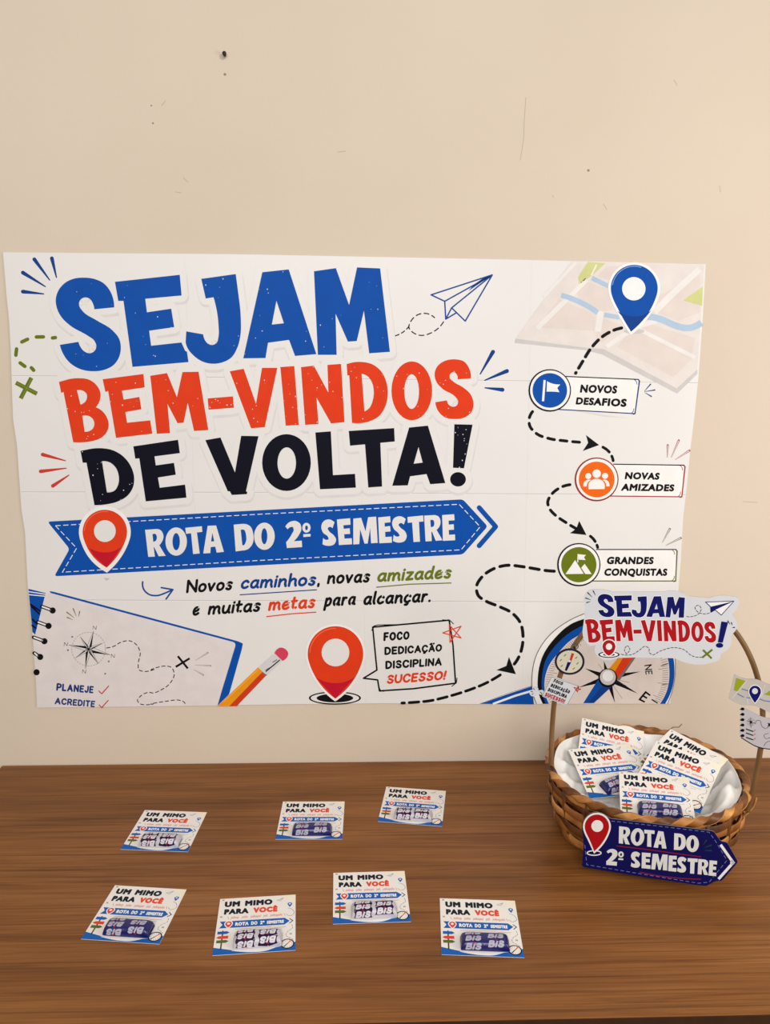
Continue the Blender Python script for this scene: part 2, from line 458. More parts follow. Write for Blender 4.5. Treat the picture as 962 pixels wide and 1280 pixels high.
def cane_mat(name, dark, light, sc=(1, 1, 1), scale=30):
    m = bpy.data.materials.new(name); m.use_nodes = True; N, L = nodes(m); b = N['Principled BSDF']
    tc = N.new('ShaderNodeTexCoord'); mp = N.new('ShaderNodeMapping'); mp.inputs['Scale'].default_value = sc
    n = N.new('ShaderNodeTexNoise'); n.inputs['Scale'].default_value = scale; n.inputs['Detail'].default_value = 5
    L.new(tc.outputs['Object'], mp.inputs[0]); L.new(mp.outputs[0], n.inputs['Vector'])
    r = N.new('ShaderNodeValToRGB'); r.color_ramp.elements[0].position = .32; r.color_ramp.elements[1].position = .68
    r.color_ramp.elements[0].color = (*lin(dark), 1); r.color_ramp.elements[1].color = (*lin(light), 1)
    L.new(n.outputs['Fac'], r.inputs[0]); L.new(r.outputs[0], b.inputs['Base Color'])
    b.inputs['Roughness'].default_value = .45; b.inputs['Specular IOR Level'].default_value = .4
    return m

PAPER = mat('poster_paper', (232, 229, 226), .38, .35, .012, .12, 9)
WHITE = ink('white', (242, 240, 237)); PALE = ink('pale_grey', (221, 218, 215)); SEAM = ink('seam_grey', (198, 195, 192))
BLUE = ink('blue', (6, 78, 168)); DBLUE = ink('deep_blue', (12, 62, 138)); RED = ink('red', (226, 62, 24)); CRIM = ink('crimson', (196, 20, 44))
BLACK = ink('navy_black', (8, 8, 26)); K = ink('black', (14, 13, 15)); OLIVE = ink('olive', (104, 118, 22)); ORANGE = ink('orange', (238, 104, 22))
SKIN = ink('page_white', (226, 218, 216)); FACE = ink('dial_white', (228, 214, 206)); MAPP = ink('map_paper', (228, 219, 213)); MAPG = ink('map_shadow', (204, 199, 197))
RIVER = ink('river', (176, 199, 222)); MGREEN = ink('map_green', (206, 208, 140)); MAROON = ink('maroon', (150, 50, 50)); GREY = ink('grey', (120, 116, 116))
PENO = ink('pencil_orange', (238, 150, 24)); PENR = ink('pencil_red', (206, 62, 26)); ERAS = ink('eraser', (212, 66, 92)); FERR = ink('ferrule', (214, 212, 212)); PENL = ink('pencil_light', (246, 176, 62))
SKY = ink('light_blue', (150, 184, 228)); GOLD = ink('gold', (222, 178, 120))

# ------------------------------------------------------------------ structure
WX0, WX1 = -3.0, 3.4
PZ = 0.503
wall = Sheet(lambda p: p, .00004)
WM = wall_mat()
def wp(px, py):
    d = ray(px, py); q = CAM+d*(-CAM.y/d.y); return (q.x, q.z)
wall.slab([(WX0, -.78), (WX1, -.78), (WX1, 2.6), (WX0, 2.6)], .12, WM)
SCR = mat('wall_scratch', (188, 172, 156), .8, .1); SCR2 = mat('wall_chip', (150, 134, 118), .8, .1)
for a in (((207, 126), (202, 132)), ((657, 122), (655, 150), (654, 175), (650, 200)), ((229, 222), (235, 228)), ((422, 190), (432, 189)), ((842, 100), (846, 107)),
          ((754, 255), (758, 262)), ((690, 244), (692, 247)), ((219, 240), (226, 241)), ((928, 627), (946, 628)), ((899, 232), (900, 240))):
    wall.stroke([wp(*p) for p in a], .0011, SCR, 1)
for a, r in (((189, 132), .0014), ((281, 93), .0022), ((191, 154), .0016), ((735, 213), .0022), ((278, 71), .005)):
    wall.poly(ell(*wp(*a), r, r*.9, 12), SCR if r > .003 else SCR2, 1)
wall_o = wall.build('wall_back', Matrix(((1, 0, 0, 0), (0, 0, -1, 0), (0, 1, 0, 0), (0, 0, 0, 1))))
tag(wall_o, 'cream painted plaster wall behind the table', 'wall', kind='structure')
bm = bmesh.new(); box(bm, (WX0, -5.0, -.83), (WX1, .0, -.78))
tag(obj('floor', bm, mat('floor_tile', (120, 104, 90), .5, .3, .08, 0, 12), shade=False), 'dull brown floor under the table', 'floor', kind='structure')

# nail in the wall
nx, nz = wp(281, 69)
bm = bmesh.new()
tube(bm, [(0, .002, 0), (0, -.006, .0006)], .0019, 12)
tube(bm, [(0, -.0055, .0006), (0, -.0075, .0008)], .0031, 14)
tag(obj('nail', bm, mat('dark_steel', (38, 32, 28), .5, .4, .2, 0, 200), loc=(nx, 0, nz)), 'small dark nail in the bare wall high above the poster', 'nail')

# ------------------------------------------------------------------ table
table = tag(empty('table', (0.15, -.305, -.78)), 'long brown wood grain table standing against the wall', 'table')
WOOD = wood_mat()
TX0, TX1, TY0 = -.6475, 1.05, -.609
bm = bmesh.new(); box(bm, (TX0, TY0, -.036), (TX1, -.0015, 0), .0015)
top = obj('tabletop', bm, WOOD, shade=False); top.parent = table; top.matrix_parent_inverse = Matrix.Translation(table.location).inverted()
bm = bmesh.new(); box(bm, (TX0, TY0-.0012, -.036), (TX1, TY0, -.0006))  # added dark brown strip, stands in for shade on the tabletop's front face
es = obj('edge_shade_strip', bm, mat('edge_shade_brown', (58, 36, 20), .6, .2, .15, 0, 30), shade=False); es.parent = table; es.matrix_parent_inverse = Matrix.Translation(table.location).inverted(); es['label'] = 'thin dark strip standing in for shade along the tabletop front'
for lx in (TX0+.04, TX1-.04):
    for ly in (TY0+.05, -.06):
        bm = bmesh.new(); box(bm, (-.025, -.025, -.744), (.025, .025, 0), .002)
        l = obj('leg', bm, WOOD, shade=False); l.parent = table; l.location = (lx-table.location.x, ly-table.location.y, .744)

# ------------------------------------------------------------------ traced headline letters (photo pixels)
def circ_g(z, x0, y0, x1, y1): return z(*ell((x0+x1)/2, (y0+y1)/2, (x1-x0)/2, (y1-y0)/2, 40))
def G(z, outer, *holes): return (smooth(z(*outer)), [smooth(z(*h)) for h in holes])
c1, c2, c3 = Z(60, 330, 5.344), Z(220, 330, 5.344), Z(360, 320, 5.344)
SEJAM = [
 G(c1, [(445,290),(313,303),(302,262,1),(282,233,1),(247,224,1),(217,243,1),(211,275,1),(235,315,1),(330,378,1),(430,440,1),(478,500,1),(489,560,1),(478,620,1),(440,675,1),(380,706,1),(300,716,1),(215,700,1),(150,660,1),(105,600,1),(83,540),(207,520),(220,553,1),(245,583,1),(282,596,1),(315,580,1),(326,550,1),(312,512,1),(270,480,1),(150,410,1),(90,350,1),(62,290,1),(56,235,1),(75,175,1),(120,125,1),(180,98,1),(240,92,1),(310,100,1),(375,130,1),(420,185,1),(440,240,1)]),
 G(c1, [(450,120),(882,73),(894,211),(652,233),(663,323),(825,299),(845,422),(678,446),(691,546),(893,524),(918,580),(930,585),(940,655),(567,687),(507,247),(472,247)]),
 G(c2, [(170,100),(400,68),(425,260),(434,380,1),(432,470,1),(410,560,1),(370,625,1),(310,657,1),(250,666,1),(180,652,1),(120,612,1),(78,560,1),(66,522),(70,450),(183,470),(193,505,1),(215,532,1),(243,541,1),(272,527,1),(285,485,1),(285,410,1),(252,223),(200,231)]),
 G(c2, [(577,56),(753,37),(937,602),(795,614),(755,507),(615,526),(598,628),(450,630)], [(671,245),(721,396),(640,405)]),
 G(c3, [(173,103),(319,82),(407,328),(460,77),(614,84),(679,640),(541,650),(506,366),(458,568),(399,572),(317,386),(324,660),(199,660)]),
]
c4, c5, c6 = Z(60, 450, 5.344), Z(220, 450, 5.344), Z(380, 440, 4.183)
BEMV = [
 G(c4, [(77,146),(140,128),(210,121,1),(275,130,1),(325,165,1),(352,215,1),(350,265,1),(322,315),(365,340,1),(395,380,1),(408,425,1),(395,480,1),(355,520,1),(290,542,1),(225,549,1),(172,548),(107,212),(92,220)], [(196,201),(240,206,1),(262,228,1),(262,260,1),(245,285,1),(220,297)], [(232,372),(268,370,1),(300,390,1),(313,425,1),(300,460,1),(275,475,1),(248,478)]),
 G(c4, [(368,128),(640,93),(648,182),(496,205),(508,264),(613,246),(626,328),(519,347),(531,418),(685,402),(699,491),(457,519),(405,208),(386,212)]),
 G(c4, [(685,105),(797,87),(863,248),(900,80),(1007,78),(1072,467),(977,473),(935,285),(907,418),(867,421),(800,292),(817,487),(729,492)]),
 G(c5, [(213,256),(381,242),(388,318),(219,331)]),
 G(c5, [(360,75),(453,58),(535,292),(575,52),(677,52),(593,448),(502,455)]),
 G(c5, [(697,47),(790,40),(820,433),(733,438)]),
 G(c6, [(-16,79),(51,71),(127,212),(122,67),(193,62),(211,366),(141,373),(65,238),(75,376),(6,380)]),
 G(c6, [(222,63),(250,55),(305,52,1),(360,66,1),(405,105,1),(430,160,1),(437,215,1),(425,280,1),(390,335,1),(340,362,1),(285,372,1),(250,370),(236,122),(226,122)], [(300,113),(330,125,1),(355,160,1),(364,205,1),(358,255,1),(340,293,1),(315,310)]),
 (circ_g(c6, 456, 49, 668, 356), [circ_g(c6, 523, 116, 600, 297)]),
 G(c6, [(871,137),(801,143),(797,118,1),(780,104,1),(762,115,1),(760,135,1),(780,155,1),(830,185,1),(868,220,1),(883,262,1),(875,310,1),(840,340,1),(785,350,1),(730,338,1),(695,300,1),(685,262),(745,252),(755,275,1),(778,286,1),(800,275,1),(803,255,1),(790,235,1),(720,190,1),(690,155,1),(681,115,1),(695,75,1),(735,46,1),(785,38,1),(835,50,1),(863,90,1)]),
]
c7, c8 = Z(90, 530, 5.344), Z(250, 530, 4.81)
DEV = [
 G(c7, [(60,178),(120,166),(190,160,1),(270,172,1),(345,215,1),(395,280,1),(417,350,1),(410,420,1),(375,475,1),(310,515,1),(230,535,1),(153,540),(100,257),(75,257)], [(203,247),(255,255,1),(295,290,1),(315,345,1),(312,400,1),(290,440,1),(265,453,1),(236,455)]),
 G(c7, [(412,148),(710,104),(722,193),(553,215),(562,275),(683,258),(695,337),(576,356),(588,424),(757,403),(766,490),(495,515),(452,228),(425,230)]),
 G(c8, [(33,96),(124,80),(211,290),(248,70),(352,72),(277,402),(285,408),(282,420),(192,425),(180,403),(168,403)]),
 (circ_g(c8, 374, 60, 666, 401), [circ_g(c8, 466, 139, 577, 327)]),
 G(c8, [(693,50),(786,43),(799,306),(931,298),(936,381),(721,391)]),
 G(c6, [(233,412),(470,397),(473,467),(398,474),(407,702),(335,707),(318,482),(240,489)]),
 G(c6, [(548,394),(646,384),(737,684),(658,690),(639,637),(553,649),(541,696),(460,698)], [(597,495),(619,577),(572,583)]),
 G(c6, [(784,377),(879,379),(834,607),(777,604)]), (circ_g(c6, 762, 627, 844, 702), []),
]
cA, cB = Z(170, 600, 4.008), Z(400, 600, 4.008)
ROTA = [
 G(cA, [(47,248),(100,244),(125,250,1),(139,280,1),(130,310,1),(118,325),(150,378),(115,380),(93,335),(90,335),(96,382),(63,383)], [(84,270),(98,268,1),(106,283,1),(100,303,1),(88,308)]),
 (circ_g(cA, 149, 236, 256, 377), [circ_g(cA, 184, 264, 221, 350)]),
 G(cA, [(248,238),(331,230),(333,258),(306,261),(320,366),(287,369),(277,265),(252,268)]),
 G(cA, [(360,228),(402,226),(441,358),(405,362),(398,332),(375,334),(373,364),(338,366)], [(383,262),(393,305),(377,307)]),
 G(cA, [(490,222),(535,218),(570,228,1),(588,270,1),(583,320,1),(560,345,1),(535,351),(500,356)], [(525,248),(540,247,1),(552,275,1),(550,310,1),(540,325,1),(533,325)]),
 (circ_g(cA, 592, 212, 695, 348), [circ_g(cA, 628, 240, 658, 320)]),
]
SEM = [
 G(cA, [(748,232),(765,212,1),(795,203,1),(820,215,1),(828,245,1),(815,275,1),(790,305),(830,302),(832,334),(756,339),(752,310),(780,270,1),(790,248,1),(785,234,1),(775,234,1),(760,245)]),
 (circ_g(cA, 833, 213, 874, 262), [circ_g(cA, 847, 226, 861, 250)]), G(cA, [(838,270),(874,268),(874,281),(838,284)]),
 G(cB, [(72,210),(62,240),(48,233,1),(38,240,1),(45,255,1),(68,275,1),(80,297,1),(70,320,1),(40,328,1),(12,320),(15,288),(30,298,1),(42,295,1),(40,284,1),(15,262,1),(6,235,1),(15,208,1),(38,196,1)]),
 G(cB, [(84,196),(150,190),(152,222),(116,225),(118,243),(148,240),(150,268),(120,270),(122,292),(158,290),(160,320),(94,324)]),
 G(cB, [(166,192),(205,188),(227,255),(240,185),(280,182),(288,313),(255,315),(250,238),(238,316),(222,317),(200,245),(196,319),(166,321)]),
 G(cB, [(290,186),(350,180),(352,210),(322,213),(323,232),(350,229),(352,256),(325,258),(326,284),(358,282),(359,312),(296,315)]),
 G(cB, [(428,194),(418,222),(402,214,1),(392,222,1),(402,237,1),(425,257,1),(433,280,1),(422,304,1),(395,312,1),(364,303),(368,272),(385,282,1),(397,278,1),(393,267,1),(370,245,1),(360,217,1),(368,192,1),(395,180,1)]),
 G(cB, [(437,184),(515,176),(517,206),(494,208),(499,307),(467,309),(460,211),(438,213)]),
 G(cB, [(520,177),(570,174),(592,182,1),(602,210,1),(594,235,1),(582,248),(612,300),(578,303),(560,258),(556,258),(558,304),(527,306)], [(551,200),(565,199,1),(571,214,1),(566,231,1),(553,234)]),
 G(cB, [(610,174),(670,170),(672,200),(642,202),(643,222),(668,220),(669,247),(643,249),(644,273),(674,271),(675,300),(614,303)]),
]
ID = [(0, 0), (1, 0), (1, 1), (0, 1)]

def pin(sh, c, r, tip, hr, m1, m2, layer, halo=0, hm=None, hc=None, holem=None, facet=.45, ry=None):
    """map marker: round head with a hole, tapering to a tip"""
    ry = ry or r
    def shape(e):
        t = Vector(tip)+(Vector(tip)-Vector(c)).normalized()*e*1.35
        pts = ell(c[0], c[1], r+e, ry+e, 28, PI-.35, 2*PI+.35)
        side = [(c[0]+(r+e)*.62, c[1]+(ry+e)*.92+(tip[1]-c[1]-ry)*.12, 1)]
        left = [(c[0]-(r+e)*.62, c[1]+(ry+e)*.92+(tip[1]-c[1]-ry)*.12, 1)]
        return smooth([(*p, 1) for p in pts]+side+[tuple(t)]+left)
    if halo: sh.poly(shape(halo), hm or WHITE, layer)
    hole = ell(*(hc or c), hr, hr*ry/r, 28)
    sh.poly(shape(0), m1, layer+1, [hole])
    if holem: sh.poly(ell(*(hc or c), hr*1.02, hr*1.02*ry/r, 28), holem, layer+.6)
    if m2:
        d = tip[1]-c[1]; y1 = c[1]+d*facet
        sh.poly(smooth([(c[0]-r*.72, y1+d*.02), (c[0]-r*.3, y1+d*.13, 1), (c[0]+r*.3, y1+d*.13, 1), (c[0]+r*.74, y1), (c[0]+r*.5, c[1]+d*.66), tuple(tip), (c[0]-r*.5, c[1]+d*.66)]), m2, layer+1.5)

def drop_ray(sh, a, b, w0, m, layer):
    """a tapering dash: thick round end at a, fine end at b"""
    A, B = Vector(a), Vector(b)
    sh.stroke([A+(B-A)*k/4 for k in range(5)], w0, m, layer, 'round', None, lambda t: 1-.7*t)

def thin_ray(sh, a, b, w0, m, layer, fill):
    drop_ray(sh, a, b, w0, m, layer); drop_ray(sh, Vector(a)+(Vector(b)-Vector(a))*.03, b, w0*.45, fill, layer+1)

# ------------------------------------------------------------------ poster
def pmap(p):
    x, z = wp(*p); return (x, z-PZ)
po = Sheet(pmap, .00009)
po.slab([(4.5, 315.5), (300, 318), (630, 324.4), (881, 330.5), (877, 400), (872, 470), (867.5, 515), (862, 560), (857, 612), (853, 645), (850, 700), (845, 760), (841, 820), (837, 879), (700, 879), (590, 879.5), (480, 878.5), (370, 879.5), (190, 882.5), (47, 884), (45.5, 850), (41, 790), (35.5, 734), (32, 665), (27.5, 636), (22, 557), (17, 523), (15.5, 480), (14.3, 437), (12, 398), (9, 370)], .0006, PAPER)
# sheet joints
for pts in (((15.5, 469.5), (240, 471), (450, 473.5), (660, 476), (871, 478.5)), ((27, 614.5), (240, 614.8), (450, 616), (660, 617), (856, 618)), ((37, 749), (240, 750), (450, 750.5), (660, 751.5), (845, 753))):
    po.stroke(pts, .8, SEAM, 1, 'butt'); po.stroke([(x, y+.9) for x, y in pts], .7, WHITE, 1, 'butt')
for x0, x1 in ((231, 254), (447, 457), (664, 652)):
    for ya, yb in ((322, 470), (473, 614), (617, 750), (753, 878)):
        t0, t1 = (ya-322)/556, (yb-322)/556
        po.stroke([(x0+(x1-x0)*t0, ya), (x0+(x1-x0)*t1, yb)], .3, PALE, 1, 'butt')
# headline: grey printed drop edge, white border, ink
for g, m in ((SEJAM, BLUE), (BEMV, RED), (DEV, BLACK)):
    for o, h in g:
        sh = [(x+.6, y+2.6) for x, y in o]; po.stroke(sh+[sh[0]], 17, PALE, 2)
        po.stroke(o+[o[0]], 16, PAPER, 3)
    po.glyphs(g, ID, ID, m, 5)
for o, h in SEJAM+BEMV+DEV[:1]+DEV[-2:-1]:                          # worn specks in the ink
    xs = [p[0] for p in o]; ys = [p[1] for p in o]
    for k in range(16):
        x, y = random.uniform(min(xs), max(xs)), random.uniform(min(ys), max(ys))
        def inside(pg):
            c = False; j = len(pg)-1
            for i in range(len(pg)):
                if (pg[i][1] > y) != (pg[j][1] > y) and x < (pg[j][0]-pg[i][0])*(y-pg[i][1])/(pg[j][1]-pg[i][1])+pg[i][0]: c = not c
                j = i
            return c
        if inside(o) and not any(inside(q) for q in h):
            r = random.uniform(.25, .75); po.conv(ell(x, y, r, r*random.uniform(.6, 1.4), 7), PALE, 6)
# blue rays, dashes and cross, red rays
z = Z(0, 310, 8.017)
for a, b in (((235, 438), (443, 461)), ((235, 248), (460, 388)), ((350, 115), (503, 322)), ((525, 105), (571, 296))): drop_ray(po, *z(a, b), 4.8, DBLUE, 2)
z = Z(0, 400, 8.017)
for a, b in (((370, 170), (440, 169)), ((225, 220), (282, 193)), ((172, 290), (165, 352)), ((208, 430), (255, 464)), ((320, 478), (343, 503)), ((532, 180), (560, 176))): po.stroke(z(a, b), 4.4, OLIVE, 2)
for a, b in (((165, 628), (375, 738)), ((320, 578), (213, 785))): po.stroke(z(a, b), 5.2, OLIVE, 2, 'butt'); po.stroke([(x+.8, y) for x, y in z(a, b)], .5, ink('olive_light', (150, 160, 80)), 3, 'butt')
z = Z(30, 550, 5.344)
for a, b in (((128, 96), (280, 137)), ((115, 208), (285, 187)), ((196, 305), (303, 233))): drop_ray(po, *z(a, b), 4.6, ink('brick', (206, 62, 48)), 2)
z = Z(480, 320, 5.344)
for a, b in (((725, 640), (640, 788)), ((818, 768), (670, 830)), ((788, 893), (672, 880))): drop_ray(po, *z(a, b), 5, DBLUE, 2)
# paper plane
PB = ink('plane_blue', (26, 72, 150))
for L in (((312, 260), (720, 127), (540, 435), (449, 347), (410, 422), (403, 303), (312, 260)), ((403, 303), (720, 127), (449, 347)), ((410, 422), (480, 380))): po.stroke(z(*L), 1.7, PB, 3)
po.poly(z((720, 127), (560, 235), (600, 190), (655, 152)), PB, 3)
po.dash(z((395, 440), (365, 478, 1), (310, 515, 1), (240, 530, 1), (190, 510, 1), (165, 480, 1), (185, 425, 1), (230, 390, 1), (285, 385, 1), (335, 412)), 1.4, BLACK, 3, 6, 4.2)
po.dash(z((165, 470), (120, 512, 1), (68, 535)), 1.4, BLACK, 3, 4.5, 3.6)
# map, marker
z = Z(630, 320, 3.7)
po.poly(z((50, 383), (380, 424), (460, 432), (795, 612), (890, 524), (890, 545), (797, 636), (450, 455), (378, 436), (46, 402)), MAPG, 2)
po.poly(z((306, 26), (922, 40), (908, 270), (890, 524), (795, 612), (460, 432), (380, 420), (50, 383)), MAPP, 3)
RD = ink('map_road', (234, 229, 225)); FM = ink('map_field', (225, 212, 205))
for pg in (((375, 120), (470, 150), (500, 250), (455, 255), (350, 215), (330, 165)), ((250, 200), (420, 270), (415, 345), (150, 330)), ((460, 290), (540, 320), (450, 400), (420, 370)), ((620, 300), (880, 380), (860, 480), (780, 560), (520, 420)), ((720, 180), (900, 90), (905, 260), (800, 300), (700, 260)), ((470, 50), (540, 45), (480, 110), (430, 95))): po.poly(z(*pg), FM, 4)
for L, wd in ((((445, 255), (430, 350)), 8), (((380, 110), (150, 335)), 6), (((330, 30), (180, 190)), 4), (((900, 60), (760, 190), (690, 260)), 8), (((470, 420), (600, 330), (700, 300)), 6), (((600, 330), (880, 470)), 5)): po.stroke(z(*L), wd, RD, 5, 'butt')
po.poly(z((385, 28), (465, 34), (410, 85), (345, 130), (340, 98)), MGREEN, 5); po.stroke(z((400, 90), (425, 40)), 2, RD, 6, 'butt')
po.poly(z((915, 142), (912, 230), (822, 206)), MGREEN, 5)
for L, wd in ((((262, 182), (330, 205, 1), (430, 262)), 6.4), (((460, 272), (530, 284)), 5.5), (((403, 102), (480, 140)), 5.6), (((660, 280), (720, 292, 1), (790, 322, 1), (850, 333, 1), (908, 308)), 8)): po.line(z(*L), wd, RIVER, 6, cap='butt')
pc = z((598, 150), (583, 350), (596, 152))
po.poly([(x, y) for x, y in ell(pc[1][0]+4, pc[1][1]-.5, 13, 3.2)], MAPG, 7)
pin(po, pc[0], 29.2, pc[1], 14.6, BLUE, DBLUE, 8, 3.2, WHITE, pc[2], WHITE, .5)
po.stroke(ell(pc[0][0], pc[0][1], 27.5, n=14, a0=PI*1.05, a1=PI*1.6), .7, SKY, 10)
# route dashes and arrow heads
def head(z, *p): po.poly(z(*p), K, 3)
po.dash(z((540, 333), (500, 345, 1), (450, 374, 1), (398, 428, 1), (362, 485, 1), (328, 542)), 4, K, 7, 10, 6.5)
z = Z(640, 450, 4.008)
po.dash(z((100, 258), (84, 290, 1), (86, 328, 1), (120, 368, 1), (185, 393, 1), (260, 404, 1), (352, 412)), 3.8, K, 3, 8.5, 7.2)
head(z, (367, 375), (433, 425), (351, 455), (378, 414)); po.dash(z((452, 436), (485, 462, 1), (503, 503)), 3.6, K, 3, 10, 6)
z = Z(580, 600, 3.436)
po.dash(z((452, 19), (408, 33, 1), (374, 60, 1), (357, 95, 1), (365, 122, 1), (390, 150, 1), (430, 178, 1), (476, 206)), 3.8, K, 3, 9, 7)
head(z, (492, 174), (523, 235), (452, 227), (479, 208)); po.dash(z((540, 240), (560, 262, 1), (571, 288)), 3.6, K, 3, 9, 5)
po.dash(z((385, 390), (340, 386, 1), (300, 379, 1), (245, 370, 1), (180, 365, 1), (120, 382, 1), (75, 415, 1), (52, 455, 1), (60, 495, 1), (90, 517, 1), (150, 542, 1), (205, 570, 1), (240, 612, 1), (251, 665, 1), (248, 710, 1), (232, 760, 1), (214, 788)), 4, K, 3, 11.5, 7.5)
z = Z(500, 740, 4.81)
head(z, (652, 387), (694, 491), (577, 466), (636, 441))
po.dash(z((600, 495), (500, 551, 1), (420, 583, 1), (345, 608, 1), (260, 632, 1), (180, 650, 1), (90, 659, 1), (10, 664)), 3.6, K, 3, 12, 6)
# badges
def badge(z, c, r, fill, ringm, boxq, bm1, bm2):
    (cx, cy), = z(c)
    q = z(*boxq)
    po.poly([(q[3][0]+14, q[3][1]+.5), (q[2][0]-6, q[2][1]+6), (q[2][0]-40, q[2][1]+3.5)], PALE, 2)
    po.poly(q, WHITE, 3)
    po.stroke([q[0], q[1]], 1.3, bm1, 4); po.stroke([q[1], (q[1][0]+1.6, q[1][1]+2), q[2], (q[2][0]-2, q[2][1]+.6)], 1.5, bm2, 4); po.stroke([q[2], q[3]], 1.3, bm2, 4)
    for k in (1, 2):
        sgn = 1 if k == 1 else -1
        po.line([(q[k][0]-5, q[k][1]+.2*sgn), (q[k][0]-2.5, q[k][1]+2.5*sgn, 1), (q[k][0]-1.6, q[k][1]+6*sgn)], .8, bm2, 4)
    po.poly(ell(cx, cy, r*1.23), ringm, 5); po.poly(ell(cx+.3, cy-.2, r*1.15), WHITE, 6); po.poly(ell(cx, cy, r), fill, 7)
z = Z(640, 450, 4.008)
badge(z, (186, 152), 21.6, BLUE, K, ((262, 82), (628, 97), (612, 268), (230, 247)), K, ink('box_blue', (40, 62, 120)))
po.stroke(z((160, 100), (152, 206)), 2.8, WHITE, 8, 'butt'); po.poly(smooth(z((172, 106), (200, 118, 1), (238, 122), (223, 139), (234, 161), (200, 158, 1), (170, 158))), WHITE, 8)
po.ftext('NOVOS', z((342, 120), (526, 126), (520, 168), (336, 163)), K, 5, .058); po.ftext('DESAFIOS', z((321, 184), (573, 192), (568, 235), (315, 222)), K, 5, .058)
for a, b in (((690, 121), (660, 155)), ((711, 150), (660, 158)), ((694, 182), (662, 163))): drop_ray(po, *z(a, b), 1.6, DBLUE, 3)
badge(z, (420, 597), 22.3, ORANGE, MAROON, ((505, 521), (856, 526), (846, 684), (480, 680)), K, ink('box_red', (168, 44, 44)))
for cx, cy, r in ((420, 568, 21), (378, 580, 15), (462, 579, 15)): po.poly(z(*ell(cx, cy, r)), WHITE, 8)
for pg in (((380, 646), (382, 615, 1), (400, 598, 1), (420, 594, 1), (440, 598, 1), (457, 615, 1), (459, 645)), ((354, 632), (358, 610, 1), (378, 598, 1), (392, 600), (374, 615, 1), (370, 632)), ((468, 632), (465, 615, 1), (450, 600), (462, 598, 1), (480, 610, 1), (484, 631))): po.poly(smooth(z(*pg)), WHITE, 8)
po.ftext('NOVAS', z((566, 558), (738, 562), (732, 599), (560, 596)), K, 5, .058); po.ftext('AMIZADES', z((548, 616), (811, 620), (806, 657), (541, 654)), K, 5, .058)
for a, b in (((776, 426), (774, 486)), ((831, 402), (794, 486)), ((884, 453), (814, 498))): thin_ray(po, *z(a, b), 2.6, ink('box_red', (168, 44, 44)), 3, SKIN)
z = Z(580, 600, 3.436)
badge(z, (490, 362), 22, OLIVE, K, ((566, 297), (906, 297), (905, 432), (550, 432)), K, ink('box_olive', (96, 100, 36)))
for pg in (((433, 402), (474, 342), (511, 401)), ((500, 375), (515, 358), (545, 402), (518, 402)), ((489, 317), (521, 320), (512, 330), (519, 342), (489, 340))): po.poly(z(*pg), WHITE, 8)
po.stroke(z((487, 316), (485, 352)), 1.3, WHITE, 8, 'butt')
po.ftext('GRANDES', z((613, 326), (813, 327), (809, 360), (608, 360)), K, 5, .058); po.ftext('CONQUISTAS', z((602, 376), (871, 377), (868, 410), (597, 410)), K, 5, .058)
for a, b in (((880, 209), (849, 266)), ((927, 248), (864, 279))): thin_ray(po, *z(a, b), 2.6, ink('box_olive', (96, 100, 36)), 3, SKIN)
# route ribbon
po.poly(rnd([(60, 651.6), (578, 623.8), (609, 657.5), (578, 692.6), (68.5, 719.8), (87.6, 685.7)], 4), BLUE, 3)
po.dash([(70, 656.7), (320, 642.6), (573.4, 630), (599.6, 658), (575.9, 686.8), (325, 700), (78.7, 714.7), (96.4, 684.7), (70, 656.7)], .9, WHITE, 4, 6.5, 3.2, 'butt')
po.glyphs(ROTA+SEM, ID, ID, PAPER, 4)
for o in ((598.4, 634.2), (598.4, 681.8)): po.stroke([o, (619, 657.9)], 6, BLUE, 3)
z = Z(30, 550, 5.344)
a = z((543, 612), (555, 850), (543, 606))
po.poly([(a[1][0]-4, a[1][1]+13), (a[1][0]+4, a[1][1]+13), (a[1][0]+1, a[1][1]+16), (a[1][0]-1, a[1][1]+16)], MAPG, 2)
pin(po, a[0], 27.7, a[1], 13.6, RED, CRIM, 5, 4.6, WHITE, a[2], PAPER, .42)
po.stroke(ell(a[0][0], a[0][1], 25.6, n=14, a0=PI*1.02, a1=PI*1.55), .8, ink('pin_glint', (244, 120, 84)), 8)
# tag line
z = Z(170, 600, 4.008)
po.line(z((35, 508), (40, 545, 1), (65, 570, 1), (105, 577, 1), (150, 563, 1), (182, 548)), 2, PB, 3); po.stroke(z((128, 537), (186, 547), (152, 594)), 2, PB, 3)
T = [('Novos', (258,497),(490,482),(483,550),(251,566), K), ('caminhos', (531,477),(907,458),(900,528),(523,546), DBLUE), (',', (910,460),(924,459),(920,527),(906,528), K),
     ('e', (289,610),(325,607),(318,677),(282,679), K), ('muitas', (366,605),(630,588),(623,658),(359,675), K), ('metas', (668,585),(903,570),(896,640),(661,655), RED)]
for t, *q, m in T: po.text(t, z(*q), m, 3, .185, 'round', .05)
po.stroke(z((522, 573), (720, 560), (904, 548)), 1.3, DBLUE, 3); po.stroke(z((655, 682), (780, 668), (900, 660)), 1.4, RED, 3)
z = Z(400, 600, 4.008)
T = [('novas', (40,452),(255,443),(248,512),(33,521), K), ('amizades', (291,440),(662,423),(655,492),(284,510), OLIVE), ('para', (27,564),(183,556),(176,625),(18,634), K), ('alcançar.', (222,556),(560,541),(552,610),(214,626), K)]
for t, *q, m in T: po.text(t, z(*q), m, 3, .185, 'round', .05)
po.stroke(z((282, 535), (450, 520), (655, 514)), 1.3, OLIVE, 3)
